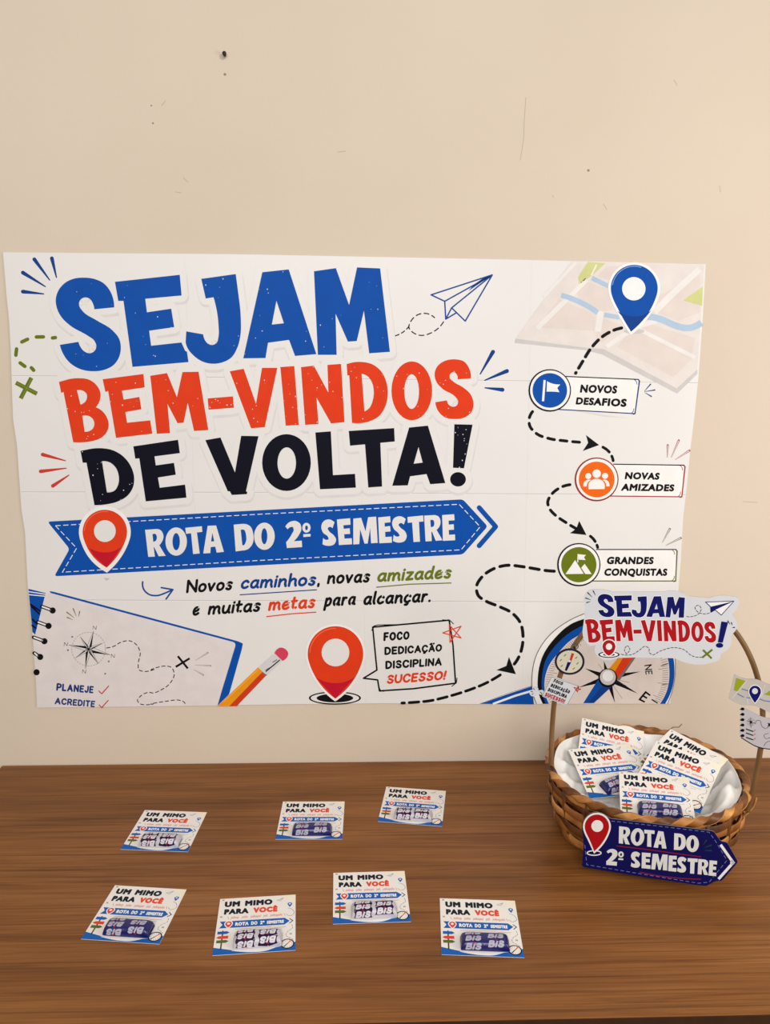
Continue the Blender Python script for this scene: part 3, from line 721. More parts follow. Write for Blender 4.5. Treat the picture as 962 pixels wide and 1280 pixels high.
# notebook
zb, zc = Z(30, 725, 5.344), Z(190, 740, 5.063)
po.poly(zb((33, 56), (148, 84), (120, 200), (78, 362), (60, 345)), BLUE, 2)
for L in (((40, 95), (140, 105)), ((36, 75), (145, 92))): po.stroke(zb(*L), 1.2, WHITE, 3)
for L in (((48, 160), (112, 205)), ((55, 175), (108, 225)), ((60, 260), (90, 290)), ((58, 300), (85, 320))): po.stroke(zb(*L), 2.2, BLACK, 3)
po.poly(rnd(zb((172, 72), (195, 74)) + zc((540, 307), (576, 322), (568, 362), (488, 645), (415, 716), (524, 340), (500, 312)) + zb((182, 84)), 1.6), BLUE, 4)
po.poly(zb((148, 86), (182, 84)) + rnd(zc((480, 304), (534, 318), (414, 716)), 5)[6:12] + zc((414, 715)) + [(200, 882), (48, 883.6)] + zb((62, 345), (78, 362)), SKIN, 5)
for x, y in ((195, 200), (168, 303), (140, 405), (112, 510), (88, 612)):
    p = zb((x, y))[0]; po.poly(ell(p[0], p[1], 3.9, n=18), K, 7)
    if y < 600:
        dx = 72 if y < 500 else 40
        po.stroke(zb((x-dx, y-26), (x, y)), 4.6, K, 6); po.stroke(zb((x-dx+4, y-25), (x-14, y-5)), 1.9, WHITE, 7)
for a, b in (((290, 212), (338, 248)), ((332, 188), (353, 238)), ((375, 208), (368, 241)), ((292, 246), (328, 262))): drop_ray(po, *zb(a, b), 1.4, OLIVE, 6)
def rose(sh, z, c, tips, mids, layer, r, wd=.9):
    C = Vector(z(c)[0])
    sh.dash([(*p, 1) for p in ell(C.x, C.y, r, n=24)]+[ell(C.x, C.y, r)[0]], .45, GREY, layer, 2, 1.6)
    for L, kw in ((mids, .10), (tips, .12)):
        for t in z(*L):
            T_ = Vector(t); d = T_-C; n = Vector((-d.y, d.x))*kw; b = C+d*.16
            sh.poly([tuple(C), tuple(b+n), tuple(T_)], K, layer+1); sh.poly([tuple(C), tuple(b-n), tuple(T_)], PALE, layer+1)
            sh.stroke([tuple(b-n), tuple(T_)], .35, K, layer+1.3)
    sh.poly(ell(C.x, C.y, 1.6, n=12), K, layer+2)
rose(po, zb, (435, 458), ((468, 338), (413, 590), (303, 430), (580, 497)), ((380, 375), (530, 418), (500, 557), (345, 517)), 6, 21)
for x, y in ((475, 315), (283, 425), (597, 503), (405, 607)): po.text('N', zb((x-10, y-13), (x+14, y-13), (x+10, y+13), (x-14, y+13)), K, 6, .1)
for x, y in ((326, 376), (297, 465), (569, 540), (545, 622)): po.poly(ell(*zb((x, y))[0], 1.2, n=8), GREY, 6)
po.dash(zb((555, 450), (600, 440, 1), (650, 412, 1), (710, 403, 1), (755, 430, 1), (778, 480, 1), (765, 560, 1), (770, 595, 1), (810, 607, 1), (870, 593, 1)) + zc((0, 488, 1), (80, 465, 1), (125, 474, 1), (142, 510, 1), (110, 580, 1), (60, 615, 1), (0, 634, 1)) + zb((850, 748, 1), (775, 777, 1), (760, 800, 1), (778, 822, 1), (860, 824, 1)) + zc((0, 705, 1), (100, 686, 1), (180, 682, 1), (208, 696, 1), (213, 717)), 1.1, K, 6, 4.2, 3.2)
for a, b in (((165, 402), (228, 480)), ((240, 416), (152, 470))): po.stroke(zc(a, b), 2.7, K, 6, 'butt')
for a, b in (((354, 381), (275, 430)), ((372, 463), (275, 458)), ((325, 521), (268, 488))): thin_ray(po, *zc(a, b), 1.9, GREY, 6, SKIN)
po.text('PLANEJE', zb((222, 684), (470, 705), (466, 753), (218, 735)), ink('note_blue', (30, 58, 122)), 6, .23, 'round', .08)
po.text('ACREDITE', zb((212, 780), (480, 803), (475, 846), (208, 825)), ink('note_blue', (30, 58, 122)), 6, .23, 'round', .08)
for L in (((503, 737), (522, 756), (568, 704)), ((505, 830), (522, 848), (565, 800))): po.stroke(zb(*L), 1.3, ink('check_red', (196, 52, 56)), 6)
# pencil
po.poly(zc((415, 718), (672, 473), (725, 522), (535, 718)), PENO, 7); po.poly(zc((490, 718), (700, 500), (725, 522), (537, 718)), PENR, 8); po.stroke(zc((455, 690), (676, 484)), 1.1, PENL, 8, 'butt')
po.poly(zc((672, 473), (775, 384), (826, 430), (725, 524)), FERR, 8)
for a, b in (((765, 440), (790, 425)), ((720, 490), (745, 475)), ((700, 505), (724, 522))): po.stroke(zc(a, b), 1.2, GREY, 9)
po.stroke(zc((720, 500), (810, 425)), 1.4, K, 9, 'butt')
po.poly(smooth(zc((775, 384), (790, 360, 1), (815, 348, 1), (845, 358, 1), (862, 385, 1), (855, 408, 1), (826, 432))), ERAS, 8)
# big red marker on its ring, speech bubble
z = Z(370, 760, 4.373)
po.poly(smooth(z(*[(*p, 1) for p in ell(212, 489, 142, 36, 28)])), K, 2); po.poly(z(*ell(212, 489, 132, 29, 36)), PAPER, 3); po.poly(z(*ell(212, 489, 100, 24, 36)), K, 4)
a = z((215, 248), (214, 492), (215, 240))
pin(po, a[0], 34.6, a[1], 17.3, RED, CRIM, 5, 2.6, WHITE, a[2], PAPER, .5)
po.stroke(ell(a[0][0], a[0][1], 32, n=16, a0=PI*1.02, a1=PI*1.5), .9, ink('pin_glint', (244, 120, 84)), 8)
bub = ((418, 102), (640, 82), (835, 64), (856, 200), (870, 408), (640, 438), (455, 450), (445, 390), (368, 381), (441, 336), (418, 102))
po.stroke(z(*bub), 2, K, 3)
for L in (((424, 96), (445, 90), (560, 88)), ((412, 120), (430, 95)), ((800, 62), (840, 66), (858, 84)), ((878, 380), (875, 405), (850, 425)), ((452, 430), (462, 450), (480, 452))): po.stroke(z(*L), 1.1, K, 3)
po.text('FOCO', z((478, 130), (620, 123), (617, 170), (476, 179)), K, 3, .24, 'round', .08); po.text('DEDICAÇÃO', z((482, 210), (797, 193), (794, 235), (482, 255)), K, 3, .24, 'round', .07)
po.text('DISCIPLINA', z((487, 286), (797, 268), (794, 312), (487, 332)), K, 3, .24, 'round', .08); po.text('SUCESSO!', z((499, 363), (824, 338), (813, 390), (494, 413)), RED, 3, .23, 'round', .08)
po.stroke(z((800, 133), (900, 97), (840, 185), (836, 90), (900, 161), (800, 133)), 1.3, RED, 5)
# big compass in the corner
zd, ze = Z(660, 730, 5.063), Z(500, 740, 4.81)
po.poly(ze((480, 669), (640, 612), (790, 563), (802, 672)), BLUE, 2)
for L, wd in ((((560, 668), (690, 620), (786, 592)), 2.6), (((500, 655), (640, 605), (780, 560)), 1.4)): po.stroke(ze(*L), wd, WHITE, 3)
po.stroke(ze((478, 668), (640, 606), (788, 560)), .5, GREY, 4)
R0 = [(18, 590, 1), (45, 450, 1), (125, 325, 1), (240, 235, 1), (360, 180, 1), (520, 150, 1), (700, 175, 1), (850, 280, 1), (920, 420, 1), (928, 560, 1), (905, 690, 1), (880, 754), (48, 754), (22, 680, 1)]
R1 = [(58, 590, 1), (90, 450, 1), (165, 340, 1), (265, 252, 1), (370, 212, 1), (520, 190, 1), (690, 215, 1), (830, 310, 1), (905, 430, 1), (921, 560, 1), (895, 690, 1), (862, 754), (90, 754), (62, 680, 1)]
R2 = [(84, 590, 1), (112, 470, 1), (180, 375, 1), (270, 298, 1), (370, 250, 1), (520, 225, 1), (690, 245, 1), (830, 335, 1), (905, 440, 1), (921, 560, 1), (895, 690, 1), (862, 754), (108, 754), (86, 680, 1)]
R3 = [(102, 600, 1), (130, 510, 1), (190, 430, 1), (270, 350, 1), (370, 300, 1), (520, 270, 1), (680, 290, 1), (810, 370, 1), (875, 460, 1), (889, 560, 1), (870, 680, 1), (830, 754), (128, 754), (104, 680, 1)]
po.poly(smooth(zd(*R0)), GREY, 2); po.poly(smooth(zd(*[(x+(505-x)*.012, y+(590-y)*.012 if y < 750 else 754, *r) for x, y, *r in R0])), WHITE, 3)
po.poly(smooth(zd(*R1)), K, 4); po.poly(smooth(zd(*R2)), BLUE, 5); po.poly(smooth(zd(*R3)), FACE, 6)
C = Vector((500, 590))
for k in range(110):
    a = math.radians(-205+k*2.15); d = Vector((math.cos(a), math.sin(a)))
    ex = smooth([(x, y, 1) for x, y, *_ in R3], 6); best = min(ex, key=lambda p: -((Vector(p)-C).normalized().dot(d)))
    rr = (Vector(best)-C).length*.985; q = C+d*rr
    if q.y < 748:
        po.stroke(zd(tuple(q), tuple(C+d*(rr-(62 if k % 7 == 0 else 38)))), .5, ink('tick', (110, 96, 90)), 7, 'butt')
for t in ((475, 483), (355, 530), (706, 550), (690, 690), (545, 748), (312, 652)):
    d = Vector(t)-C; n = Vector((-d.y, d.x)).normalized()*19; b = C+d*.1
    po.poly(zd(tuple(b+n), t, tuple(b-n)), K, 7)
for t in ((560, 480), (440, 500), (620, 640), (590, 720), (430, 560), (640, 620)): po.stroke(zd(tuple(C), t), .4, GREY, 7, 'butt')
po.poly(zd((455, 575), (500, 600), (555, 615), (410, 749), (345, 750)), BLUE, 8); po.poly(zd((500, 600), (560, 612), (412, 749), (375, 750)), DBLUE, 9)
po.poly(zd((492, 552), (600, 420), (640, 400), (545, 560)), PENO, 8); po.poly(zd((540, 556), (610, 440), (680, 400), (665, 455), (560, 600)), RED, 8.5); po.poly(zd((560, 600), (665, 455), (700, 410), (690, 440), (575, 606)), GREY, 8.2)
po.poly(zd(*ell(500, 590, 60)), K, 10); po.poly(zd(*ell(500, 585, 50)), ink('hub', (208, 202, 200)), 11); po.poly(zd(*ell(500, 578, 34)), WHITE, 12)
po.text('NE', zd((778, 503), (782, 568), (740, 570), (730, 510)), K, 8, .14)
po.text('E', zd((738, 672), (775, 700), (735, 755-6), (692, 728)), K, 8, .16, 'butt'); po.stroke(zd((780, 728), (812, 748)), 1.6, K, 8); po.stroke(zd((835, 515), (880, 500)), .8, K, 8); po.stroke(zd((845, 632), (880, 628)), .8, K, 8)
poster = po.build('poster', Matrix(((1, 0, 0, 0), (0, 0, -1, -.0024), (0, 1, 0, PZ), (0, 0, 0, 1))))
tag(poster, 'large white welcome poster with blue, red and navy headline taped flat on the wall', 'poster')

# ------------------------------------------------------------------ gift cards
CW, CH = .1034, .1098
CARDP = mat('card_paper', (240, 235, 228), .45, .3, .01, 0, 30)
RIBB = ink('card_blue', (28, 96, 178)); CTEXT = ink('card_black', (26, 32, 46)); CRED = ink('card_red', (228, 76, 48)); CPINK = ink('card_pink', (226, 150, 138)); CGRN = ink('card_green', (88, 112, 48)); CGREY = ink('card_grey', (150, 150, 150)); CYEL = ink('card_yellow', (243, 235, 212))
cd = Sheet(lambda p: ((p[0]-.5)*CW, (.5-p[1])*CH), .00003)
cd.slab(ID, .0005, CARDP)
def rq(x0, y0, x1, y1): return [(x0, y0), (x1, y0), (x1, y1), (x0, y1)]
for pts in ([(.8, 0), (1, 0), (1, .2), (.93, .1)],): cd.poly(pts, CYEL, 1)
cd.ftext('UM', rq(.07, .055, .27, .165), CTEXT, 2, .085); cd.ftext('MIMO', rq(.335, .055, .695, .165), CTEXT, 2, .085)
cd.ftext('PARA', rq(.075, .2, .39, .305), CTEXT, 2, .085); cd.ftext('VOCÊ', rq(.45, .2, .765, .305), CRED, 2, .085)
x = .17
for wd in ('seja', 'com', 'vindo', 'de', 'volta!'):
    W = .026*len(wd)*1.0
    cd.line([(x+W*k/(3*len(wd)), .372+.016*(-1)**k*(1.6 if k % 5 == 0 else 1), 1) for k in range(3*len(wd)+1)], .0055, CPINK, 2); x += W+.035
for x in (.13, .85): cd.stroke([(x, .35), (x+.015, .39)], .008, CPINK, 2)
cd.poly([(.035, .43), (.86, .43), (.925, .49), (.86, .55), (.035, .55), (.075, .49)], RIBB, 2)
cd.ftext('ROTA', rq(.235, .457, .405, .522), WHITE, 3, .075); cd.ftext('DO', rq(.435, .457, .515, .522), WHITE, 3, .075); cd.ftext('2º', rq(.55, .457, .605, .522), WHITE, 3, .075); cd.ftext('SEMESTRE', rq(.635, .462, .85, .522), WHITE, 3, .075)
cd.stroke([(.925, .45), (.965, .49), (.925, .53)], .011, BLACK, 2)
pin(cd, (.15, .475), .042, (.15, .545), .019, CRED, None, 4, .013, WHITE, None, WHITE, ry=.04)
pin(cd, (.925, .175), .03, (.925, .235), .014, RIBB, None, 3, 0, None, None, CARDP, ry=.027)
cd.stroke([(.09, .6), (.09, .9)], .018, ink('post', (92, 66, 40)), 2)
for y, m, f in ((.63, RIBB, 1), (.71, CRED, -1), (.78, CGRN, 1)):
    pts = [(.025, y-.024), (.14, y-.024), (.175, y), (.14, y+.024), (.025, y+.024)]
    cd.poly(pts if f > 0 else [(.19-a, b) for a, b in pts], m, 3)
cd.line([(.9, .25), (.97, .3, 1), (.98, .36, 1), (.93, .4, 1), (.88, .36)], .005, GREY, 2); cd.dash([(.95, .56), (.96, .62, 1), (.9, .68, 1), (.88, .74, 1), (.95, .8, 1), (.98, .83)], .006, GREY, 2, .03, .014)
for p in ((.045, .345), (.94, .72), (.045, .03)): cd.stroke([(p[0]-.012, p[1]-.01), (p[0]+.012, p[1]+.01)], .007, CGRN, 2); cd.stroke([(p[0]-.012, p[1]+.01), (p[0]+.012, p[1]-.01)], .007, CGRN, 2)
cd.stroke([(.75, .09), (.84, .05), (.8, .11), (.75, .09)], .005, CGREY, 2); cd.stroke([(.78, .1), (.84, .05)], .004, CGREY, 2)
for L in (((.245, .58), (.7, .575)), ((.72, .6), (.88, .59)), ((.72, .63), (.82, .625))): cd.stroke(L, .005, CGREY, 2)
cd.poly(smooth([(0, .875), (.1, .9, 1), (.3, .945, 1), (.55, .955, 1), (.8, .925, 1), (1, .86), (1, 1), (0, 1)]), RIBB, 2)
cd.poly(smooth([(.22, .94, 1), (.5, .955, 1), (.76, .93, 1), (.66, .975, 1), (.45, .985, 1)]), WHITE, 3)
cd.poly(ell(.9, .885, .085, .083), K, 3); cd.poly(ell(.9, .885, .07, .068), CARDP, 4); cd.stroke([(.86, .93), (.94, .84)], .012, K, 5); cd.stroke([(.9, .885), (.94, .84)], .012, CRED, 6)
for k in range(12):
    a = k*PI/6; cd.stroke([(.9+.052*math.cos(a), .885+.05*math.sin(a)), (.9+.062*math.cos(a), .885+.06*math.sin(a))], .005, GREY, 5)

# wrapped chocolate: pillow with print following its surface
BW, BH, BT = .0610, .0240, .0120
PROF = []
for k in range(121):
    t = PI*k/120; c_, s_ = math.cos(t), math.sin(t)
    PROF.append(Vector((BH/2*math.copysign(abs(c_)**.55, c_), BT*s_**.62)))
ARC = [0]
for k in range(120): ARC.append(ARC[-1]+(PROF[k+1]-PROF[k]).length)
def bar_pt(u, q, h=0):
    q = max(0, min(ARC[-1], q)); k = min(119, max(i for i in range(0, 121, 1) if ARC[i] <= q))
    f = (q-ARC[k])/(ARC[k+1]-ARC[k]); p = PROF[k].lerp(PROF[k+1], f); d = (PROF[k+1]-PROF[k]).normalized()
    a = min(1, abs(u)/(BW/2)); e = max(0, 1-a**10)**.5
    n = Vector((d.y, -d.x))
    return Vector((u, (p.x+n.x*h)*(.93+.07*e), (p.y*(.25+.75*e) if e < 1 else p.y)+n.y*h))
def make_bar(name, body, blob, lett, dot, up):
    bm = bmesh.new(); nx_, ny_ = 44, 40; grid = []
    for i in range(nx_+1):
        u = math.sin((i/nx_-.5)*PI)*BW/2; row = []
        for j in range(ny_+1):
            p = bar_pt(u, ARC[-1]*j/ny_)
            if i in (0, nx_): p.x += .0006*math.sin(j*1.9)
            row.append(bm.verts.new(p))
        grid.append(row)
    for i in range(nx_):
        for j in range(ny_): bm.faces.new([grid[i][j], grid[i+1][j], grid[i+1][j+1], grid[i][j+1]][::-1])
    for row in (grid[0], grid[-1][::-1]): bm.faces.new(row)
    nb = len(bm.faces); A = ARC[-1]
    tmp = Sheet(lambda p: (p[0], p[1]), .00006)
    for cx, rows in ((-.0150, (.35, .60, .86)), (.0135, (.48, .76))):
        for fr in rows:
            cy = -A*fr; g = 1 if up else -1
            P = lambda x, y: (cx+g*x, cy+g*y)
            if blob: tmp.poly(smooth([P(-.0122, .0048), P(.0125, .0054, ) + (1,), P(.0108, .001) + (1,), P(.0122, -.0042), P(-.004, -.0047) + (1,), P(-.0128, -.0050), P(-.0108, 0) + (1,)]), blob, 3)
            tmp.text('BiS', [P(-.0084, .0040), P(.0108, .0046), P(.0094, -.0038), P(-.0104, -.0041)], lett, 5, .29, 'round', .06)
            tmp.poly([P(x, y) for x, y in ell(.0002, .0042, .0012, .0011, 12)], dot, 6)
    tmp.flush(); bm2 = tmp.bm
    for _ in range(2):
        es = [e for e in bm2.edges if e.calc_length() > .0018]
        if es: bmesh.ops.subdivide_edges(bm2, edges=es, cuts=2, use_grid_fill=False)
    bmesh.ops.triangulate(bm2, faces=bm2.faces)
    bmesh.ops.delete(bm2, geom=[v for v in bm2.verts if not -A*.97 < v.co.y < -A*.16], context='VERTS')
    for v in bm2.verts: v.co = bar_pt(v.co.x, -v.co.y, v.co.z+.00008)
    me2 = bpy.data.meshes.new('tmp'); bm2.to_mesh(me2)
    ms = [body]+tmp.mats
    for f in bm.faces: f.material_index = 0; f.smooth = True
    bm.from_mesh(me2); bm.faces.ensure_lookup_table()
    for f in bm.faces[nb:]: f.material_index += 1; f.smooth = False
    bpy.data.meshes.remove(me2)
    me = bpy.data.meshes.new(name); bm.to_mesh(me); bm.free()
    for m in ms: me.materials.append(m)
    return me
def foil(name, rgb, rough=.28):
    m = mat(name, rgb, rough, .6, .06, .25, 260); return m
FB, FS = foil('blue_foil', (12, 14, 92)), foil('silver_foil', (196, 192, 200), .32)
BL = ink('logo_white', (214, 208, 216)); PURP = ink('logo_purple', (44, 22, 62)); LR = ink('logo_red', (190, 30, 60)); BLB = ink('logo_silver', (176, 172, 188))
ME = {('b', 1): make_bar('chocolate_bar', FB, None, BLB, LR, True), ('b', 0): make_bar('chocolate_bar', FB, None, BLB, LR, False),
      ('s', 1): make_bar('chocolate_bar', FS, PURP, BL, LR, True), ('s', 0): make_bar('chocolate_bar', FS, PURP, BL, LR, False)}
card0 = cd.build('gift_card', Matrix()); CARDME = card0.data; first = [True]
BARL = {'b': 'shiny dark blue wrapped chocolate', 's': 'silver wrapped chocolate with dark logo patches'}
def place_card(M4, bar, label, group, bx=.535, by=.815, brot=0):
    o = card0 if first[0] else card0.copy()
    if not first[0]: COL.objects.link(o)
    first[0] = False
    o.matrix_world = M4; tag(o, label, 'card', group)
    if bar:
        b = bpy.data.objects.new('chocolate_bar', ME[bar]); COL.objects.link(b); b.parent = o
        b.matrix_local = Matrix.Translation(((bx-.5)*CW, (.5-by)*CH, .0004)) @ Matrix.Rotation(brot, 4, 'Z')
        b['label'] = BARL[bar[0]]
    return o
FL = [  # flat on the table: x, y, angle, chocolate
 (-.3052, -.2183, -.0868, ('s', 0), 'gift card with silver chocolate, leftmost of the back row on the table'),
 (-.0770, -.1937, -.0199, ('b', 1), 'gift card with blue chocolate, middle one of the back row on the table'),
 (.0897, -.1554, -.1613, ('s', 1), 'gift card with silver chocolate lying nearest the wall, right end of the back row'),
 (-.3003, -.4158, -.1158, ('b', 0), 'slanting gift card with blue chocolate, left end of the front row'),
 (-.1369, -.4404, .0688, ('s', 0), 'front-row gift card on the table with upside-down silver chocolate, second from left'),
 (.0149, -.3881, .0207, ('s', 1), 'front-row gift card on the table with upright silver chocolate, third from left'),
 (.1581, -.4535, -.0779, ('b', 1), 'gift card with blue chocolate, right end of the front row on the table')]
for x, y, t, b, lab in FL:
    place_card(Matrix.Translation((x, y, .0007)) @ Matrix.Rotation(t, 4, 'Z'), b, lab, 'gift cards laid out on the table')
BK = {
 'K1': ([[0.9514, 0.30788, 0.00632, 0.41694], [-0.28636, 0.89209, -0.34953, -0.15522], [-0.11325, 0.33074, 0.9369, 0.10099]], None, 'gift card at the back left of the basket, mostly hidden by another card'),
 'K2': ([[0.9962, -0.07168, -0.04956, 0.39973], [0.05709, 0.96647, -0.25034, -0.20986], [0.06584, 0.24656, 0.96689, 0.0909]], ('b', 1), 'gift card at the left of the basket with its blue chocolate lying askew'),
 'K3': ([[0.96174, 0.26222, -0.07932, 0.44123], [-0.27131, 0.95176, -0.14332, -0.29882], [0.03792, 0.15936, 0.98649, 0.09373]], ('b', 1), 'frontmost gift card in the basket, just behind the rim above the arrow sign'),
 'K4': ([[0.79534, 0.59641, -0.10828, 0.49185], [-0.59728, 0.74063, -0.30778, -0.24949], [-0.10337, 0.30947, 0.94528, 0.10203]], None, 'tilted gift card at the right of the basket, between frontmost and rearmost cards'),
 'K5': ([[0.60749, 0.76159, -0.22567, 0.50946], [-0.7839, 0.52894, -0.32516, -0.21205], [-0.12827, 0.37444, 0.91834, 0.10045]], ('b', 1), 'rearmost tilted gift card at the right of the basket, its red word half covered'),
}
for k, (M, b, lab) in BK.items():
    place_card(Matrix([*M, [0, 0, 0, 1]]), b, lab, 'gift cards piled in the basket', .535, .80, .28 if k == 'K2' else 0)

# ------------------------------------------------------------------ basket
BC = Vector((.4465, -.234, 0)); RH, RR, RB = .101, .1475, .122
basket = tag(empty('wicker_basket', BC), 'round brown wicker basket with tall cane handle at the right end of the table', 'basket')
CANES = [cane_mat('cane_brown', (112, 64, 22), (176, 112, 52)), cane_mat('cane_light', (158, 98, 42), (216, 156, 88)), cane_mat('cane_dark', (66, 36, 14), (128, 76, 32))]
def wall_r(z): return RB+(RR-.0035-RB)*math.sin(min(1, max(0, z/RH)/.62)*PI/2)
NST = 20
bm = bmesh.new(); rows = 8; rh = RH/rows
for r in range(rows):
    zc_ = rh*(r+.5)+.001; pts = []; n = NST*6
    ph = PI if r % 2 else 0
    for i in range(n+1):
        a = 2*PI*i/n; rr = wall_r(zc_)+.0030*math.sin(a*NST/2+ph)+.0004*math.sin(a*7+r)
        pts.append((rr*math.cos(a), rr*math.sin(a), zc_+.0012*math.sin(a*3+r*1.7)))
    tube(bm, pts, 0, 8, (rh*.50, .0011), lambda i: (0, 0, 1), [0, 1, 0, 2, 1, 0, 2, 1][r])
for k in range(NST):
    a = 2*PI*(k+.0)/NST; pts = [((wall_r(z_)+.0004)*math.cos(a), (wall_r(z_)+.0004)*math.sin(a), z_) for z_ in (0, RH*.25, RH*.5, RH*.75, RH)]
    tube(bm, pts, 0, 8, (.0042, .0009), lambda i, a=a: (-math.sin(a), math.cos(a), 0), 2)
# woven floor of the basket
for k in range(-9, 10):
    for ax in (0, 1):
        c = k*.013; h = math.sqrt(max(0, RB**2-c*c)); pts = []
        if h < .02: continue
        for i in range(25):
            t = -h+2*h*i/24; zz = .0032+.001*math.sin(t/.013*PI+(k+ax)*PI)*(1 if ax else -1)
            pts.append((t, c, zz) if ax else (c, t, zz))
        tube(bm, pts, 0, 6, (.0055, .0007), lambda i, ax=ax: (0, 1, 0) if ax else (1, 0, 0), 0)
body = obj('basket_body', bm, CANES, basket)
# plaited rim: flat strips wound round the top hoop
bm = bmesh.new()
tube(bm, [(RR*math.cos(2*PI*i/72), RR*math.sin(2*PI*i/72), RH+.002) for i in range(73)], .0030, 10, None, None, 2)
for sidx in range(3):
    pts = []; n = 640; turns = 13; ax = []
    for i in range(n+1):
        a = 2*PI*i/n; t = turns*a+sidx*2*PI/3; er = .0040+.0004*math.sin(a*11+sidx)
        rad = Vector((math.cos(a), math.sin(a), 0)); off = rad*math.cos(t)*er+Vector((0, 0, 1))*math.sin(t)*er*1.05
        pts.append(rad*RR+Vector((0, 0, RH+.002))+off)
        tan = Vector((-math.sin(a), math.cos(a), 0)); ax.append(tan.cross(Vector((0, 0, 1))) if False else tan)
    tube(bm, pts, 0, 8, (.0060, .0009), lambda i: ax[i], [0, 1, 2][sidx])
rim = obj('basket_rim', bm, CANES, basket)
# handle plane through both ends of the hoop
HA, HB = Vector((.3025, -.226, .1)), Vector((.570, -.311, .1))
HD = (HB-HA); HD.z = 0; HD.normalize(); HN = Vector((HD.y, -HD.x, 0))          # HN faces the camera side
def hplane(px, py, off=0): return on_plane(px, py, HA+HN*off, HN)
hp = [hplane(*p) for p in ((688.5, 962), (689, 930), (690.5, 900), (694, 868), (702, 838), (713, 815), (727, 794), (745, 776), (765, 762), (790, 752), (820, 748), (850, 751), (878, 760), (900, 772), (918, 789), (934, 814), (946, 845), (952.5, 880), (951.5, 925), (945, 965), (937, 1003))]
hp = [hp[0]+Vector((.002, 0, -.018))]+hp+[hp[-1]+Vector((-.003, 0, -.014))]
dense = []
for i in range(len(hp)-1):
    p0, p1, p2, p3 = hp[max(0, i-1)], hp[i], hp[i+1], hp[min(len(hp)-1, i+2)]
    for k in range(4):
        t = k/4; dense.append(.5*((2*p1)+(p2-p0)*t+(2*p0-5*p1+4*p2-p3)*t*t+(3*p1-p0-3*p2+p3)*t**3))
dense.append(hp[-1])
bm = bmesh.new(); tube(bm, [p-BC for p in dense], .0039, 12, None, lambda i: HN)
handle = obj('handle', bm, cane_mat('handle_cane', (94, 66, 34), (138, 100, 58), (1, 1, .3), 40), basket)
# loose cane ends
bm = bmesh.new()
e0 = on_plane(934, 1018, BC+Vector((0, -.07, 0)), Vector((0, 1, 0))); pts = [on_plane(*p, BC+Vector((0, -.075, 0)), Vector((0, 1, 0)))-BC for p in ((926, 1022), (934, 1016), (941, 1008), (945, 997))]
tube(bm, pts, 0, 6, (.0026, .0009), lambda i: (0, 1, 0), 0)
obj('loose_strand', bm, CANES[1], basket)
bm = bmesh.new()
tube(bm, [on_plane(*p, BC+Vector((0, .11, 0)), Vector((0, 1, 0)))-BC for p in ((834, 914), (841, 909), (848, 909), (852, 905))], .0008, 6)
obj('loose_strand', bm, CANES[2], basket)

# white cloth lining
bm = bmesh.new(); nA, nR = 200, 40; rg = []
def cloth(a, t):
    r = (RR-.0085)*(1-t)
    x, y = r*math.cos(a), r*math.sin(a)
    z_ = RH+.003-.040*(1-math.exp(-t*8))-.004*t
    env = min(1, t*9)*max(0, 1-max(0, t-.30)*4)
    w1 = math.sin(a*6+1.3*math.sin(a*2)+t*5); w2 = math.sin(a*11+2+t*14+math.sin(a*3))
    z_ += env*(.0130*(1-abs(w1))-.005+.0050*(1-abs(w2)))+.004*math.sin(a*3+1)*max(0, 1-t*9)+.0025*math.sin(a*8)*max(0, 1-t*9)
    def bump(a0, t0, sa, st, h):
        da = (a-a0+PI) % (2*PI)-PI; return h*math.exp(-abs(da/sa)**2.6-abs((t-t0)/st)**2.6)
    z_ += bump(math.radians(-36), .14, .22, .09, .033)+bump(math.radians(-5), .07, .10, .05, .010)+bump(math.radians(12), .10, .08, .07, .009)+bump(math.radians(84), .03, .16, .06, .015)+bump(math.radians(172), .08, .25, .08, .006)-bump(math.radians(-103), .07, .55, .13, .024)+bump(math.radians(205), .14, .12, .07, .008)
    lim = .076-.012*t if t > .26 else 9
    return Vector((x, y, min(z_, lim)))
for j in range(nR+1):
    t = (j/nR)**1.3*.995
    rg.append([bm.verts.new(cloth(2*PI*i/nA, t)) for i in range(nA)])
for j in range(nR):
    for i in range(nA): bm.faces.new([rg[j][i], rg[j][(i+1) % nA], rg[j+1][(i+1) % nA], rg[j+1][i]])
bm.faces.new(rg[-1])
lining = obj('cloth_lining', bm, mat('white_satin', (236, 234, 230), .4, .4, .01, .1, 40), loc=BC)
so = lining.modifiers.new('solid', 'SOLIDIFY'); so.thickness = .001; so.offset = -1
tag(lining, 'white satin cloth lining the inside of the wicker basket', 'cloth')

# ------------------------------------------------------------------ paper signs on the basket
def plane_sheet(p0, n, up=Vector((0, 0, 1)), step=.00008):
    n = n.normalized(); x = up.cross(n).normalized(); y = n.cross(x)
    def art(p):
        d = on_plane(p[0], p[1], p0, n)-p0; return (d.dot(x), d.dot(y))
    M = Matrix(((x.x, y.x, n.x, p0.x), (x.y, y.y, n.y, p0.y), (x.z, y.z, n.z, p0.z), (0, 0, 0, 1)))
    return Sheet(art, step), M
SIGNP = mat('sign_card', (214, 216, 220), .5, .3, .01, 0, 30); SNAVY = ink('sign_navy', (12, 18, 96)); SRED = ink('sign_red', (176, 18, 26)); EDGE = mat('card_edge', (120, 116, 112), .7, .2)
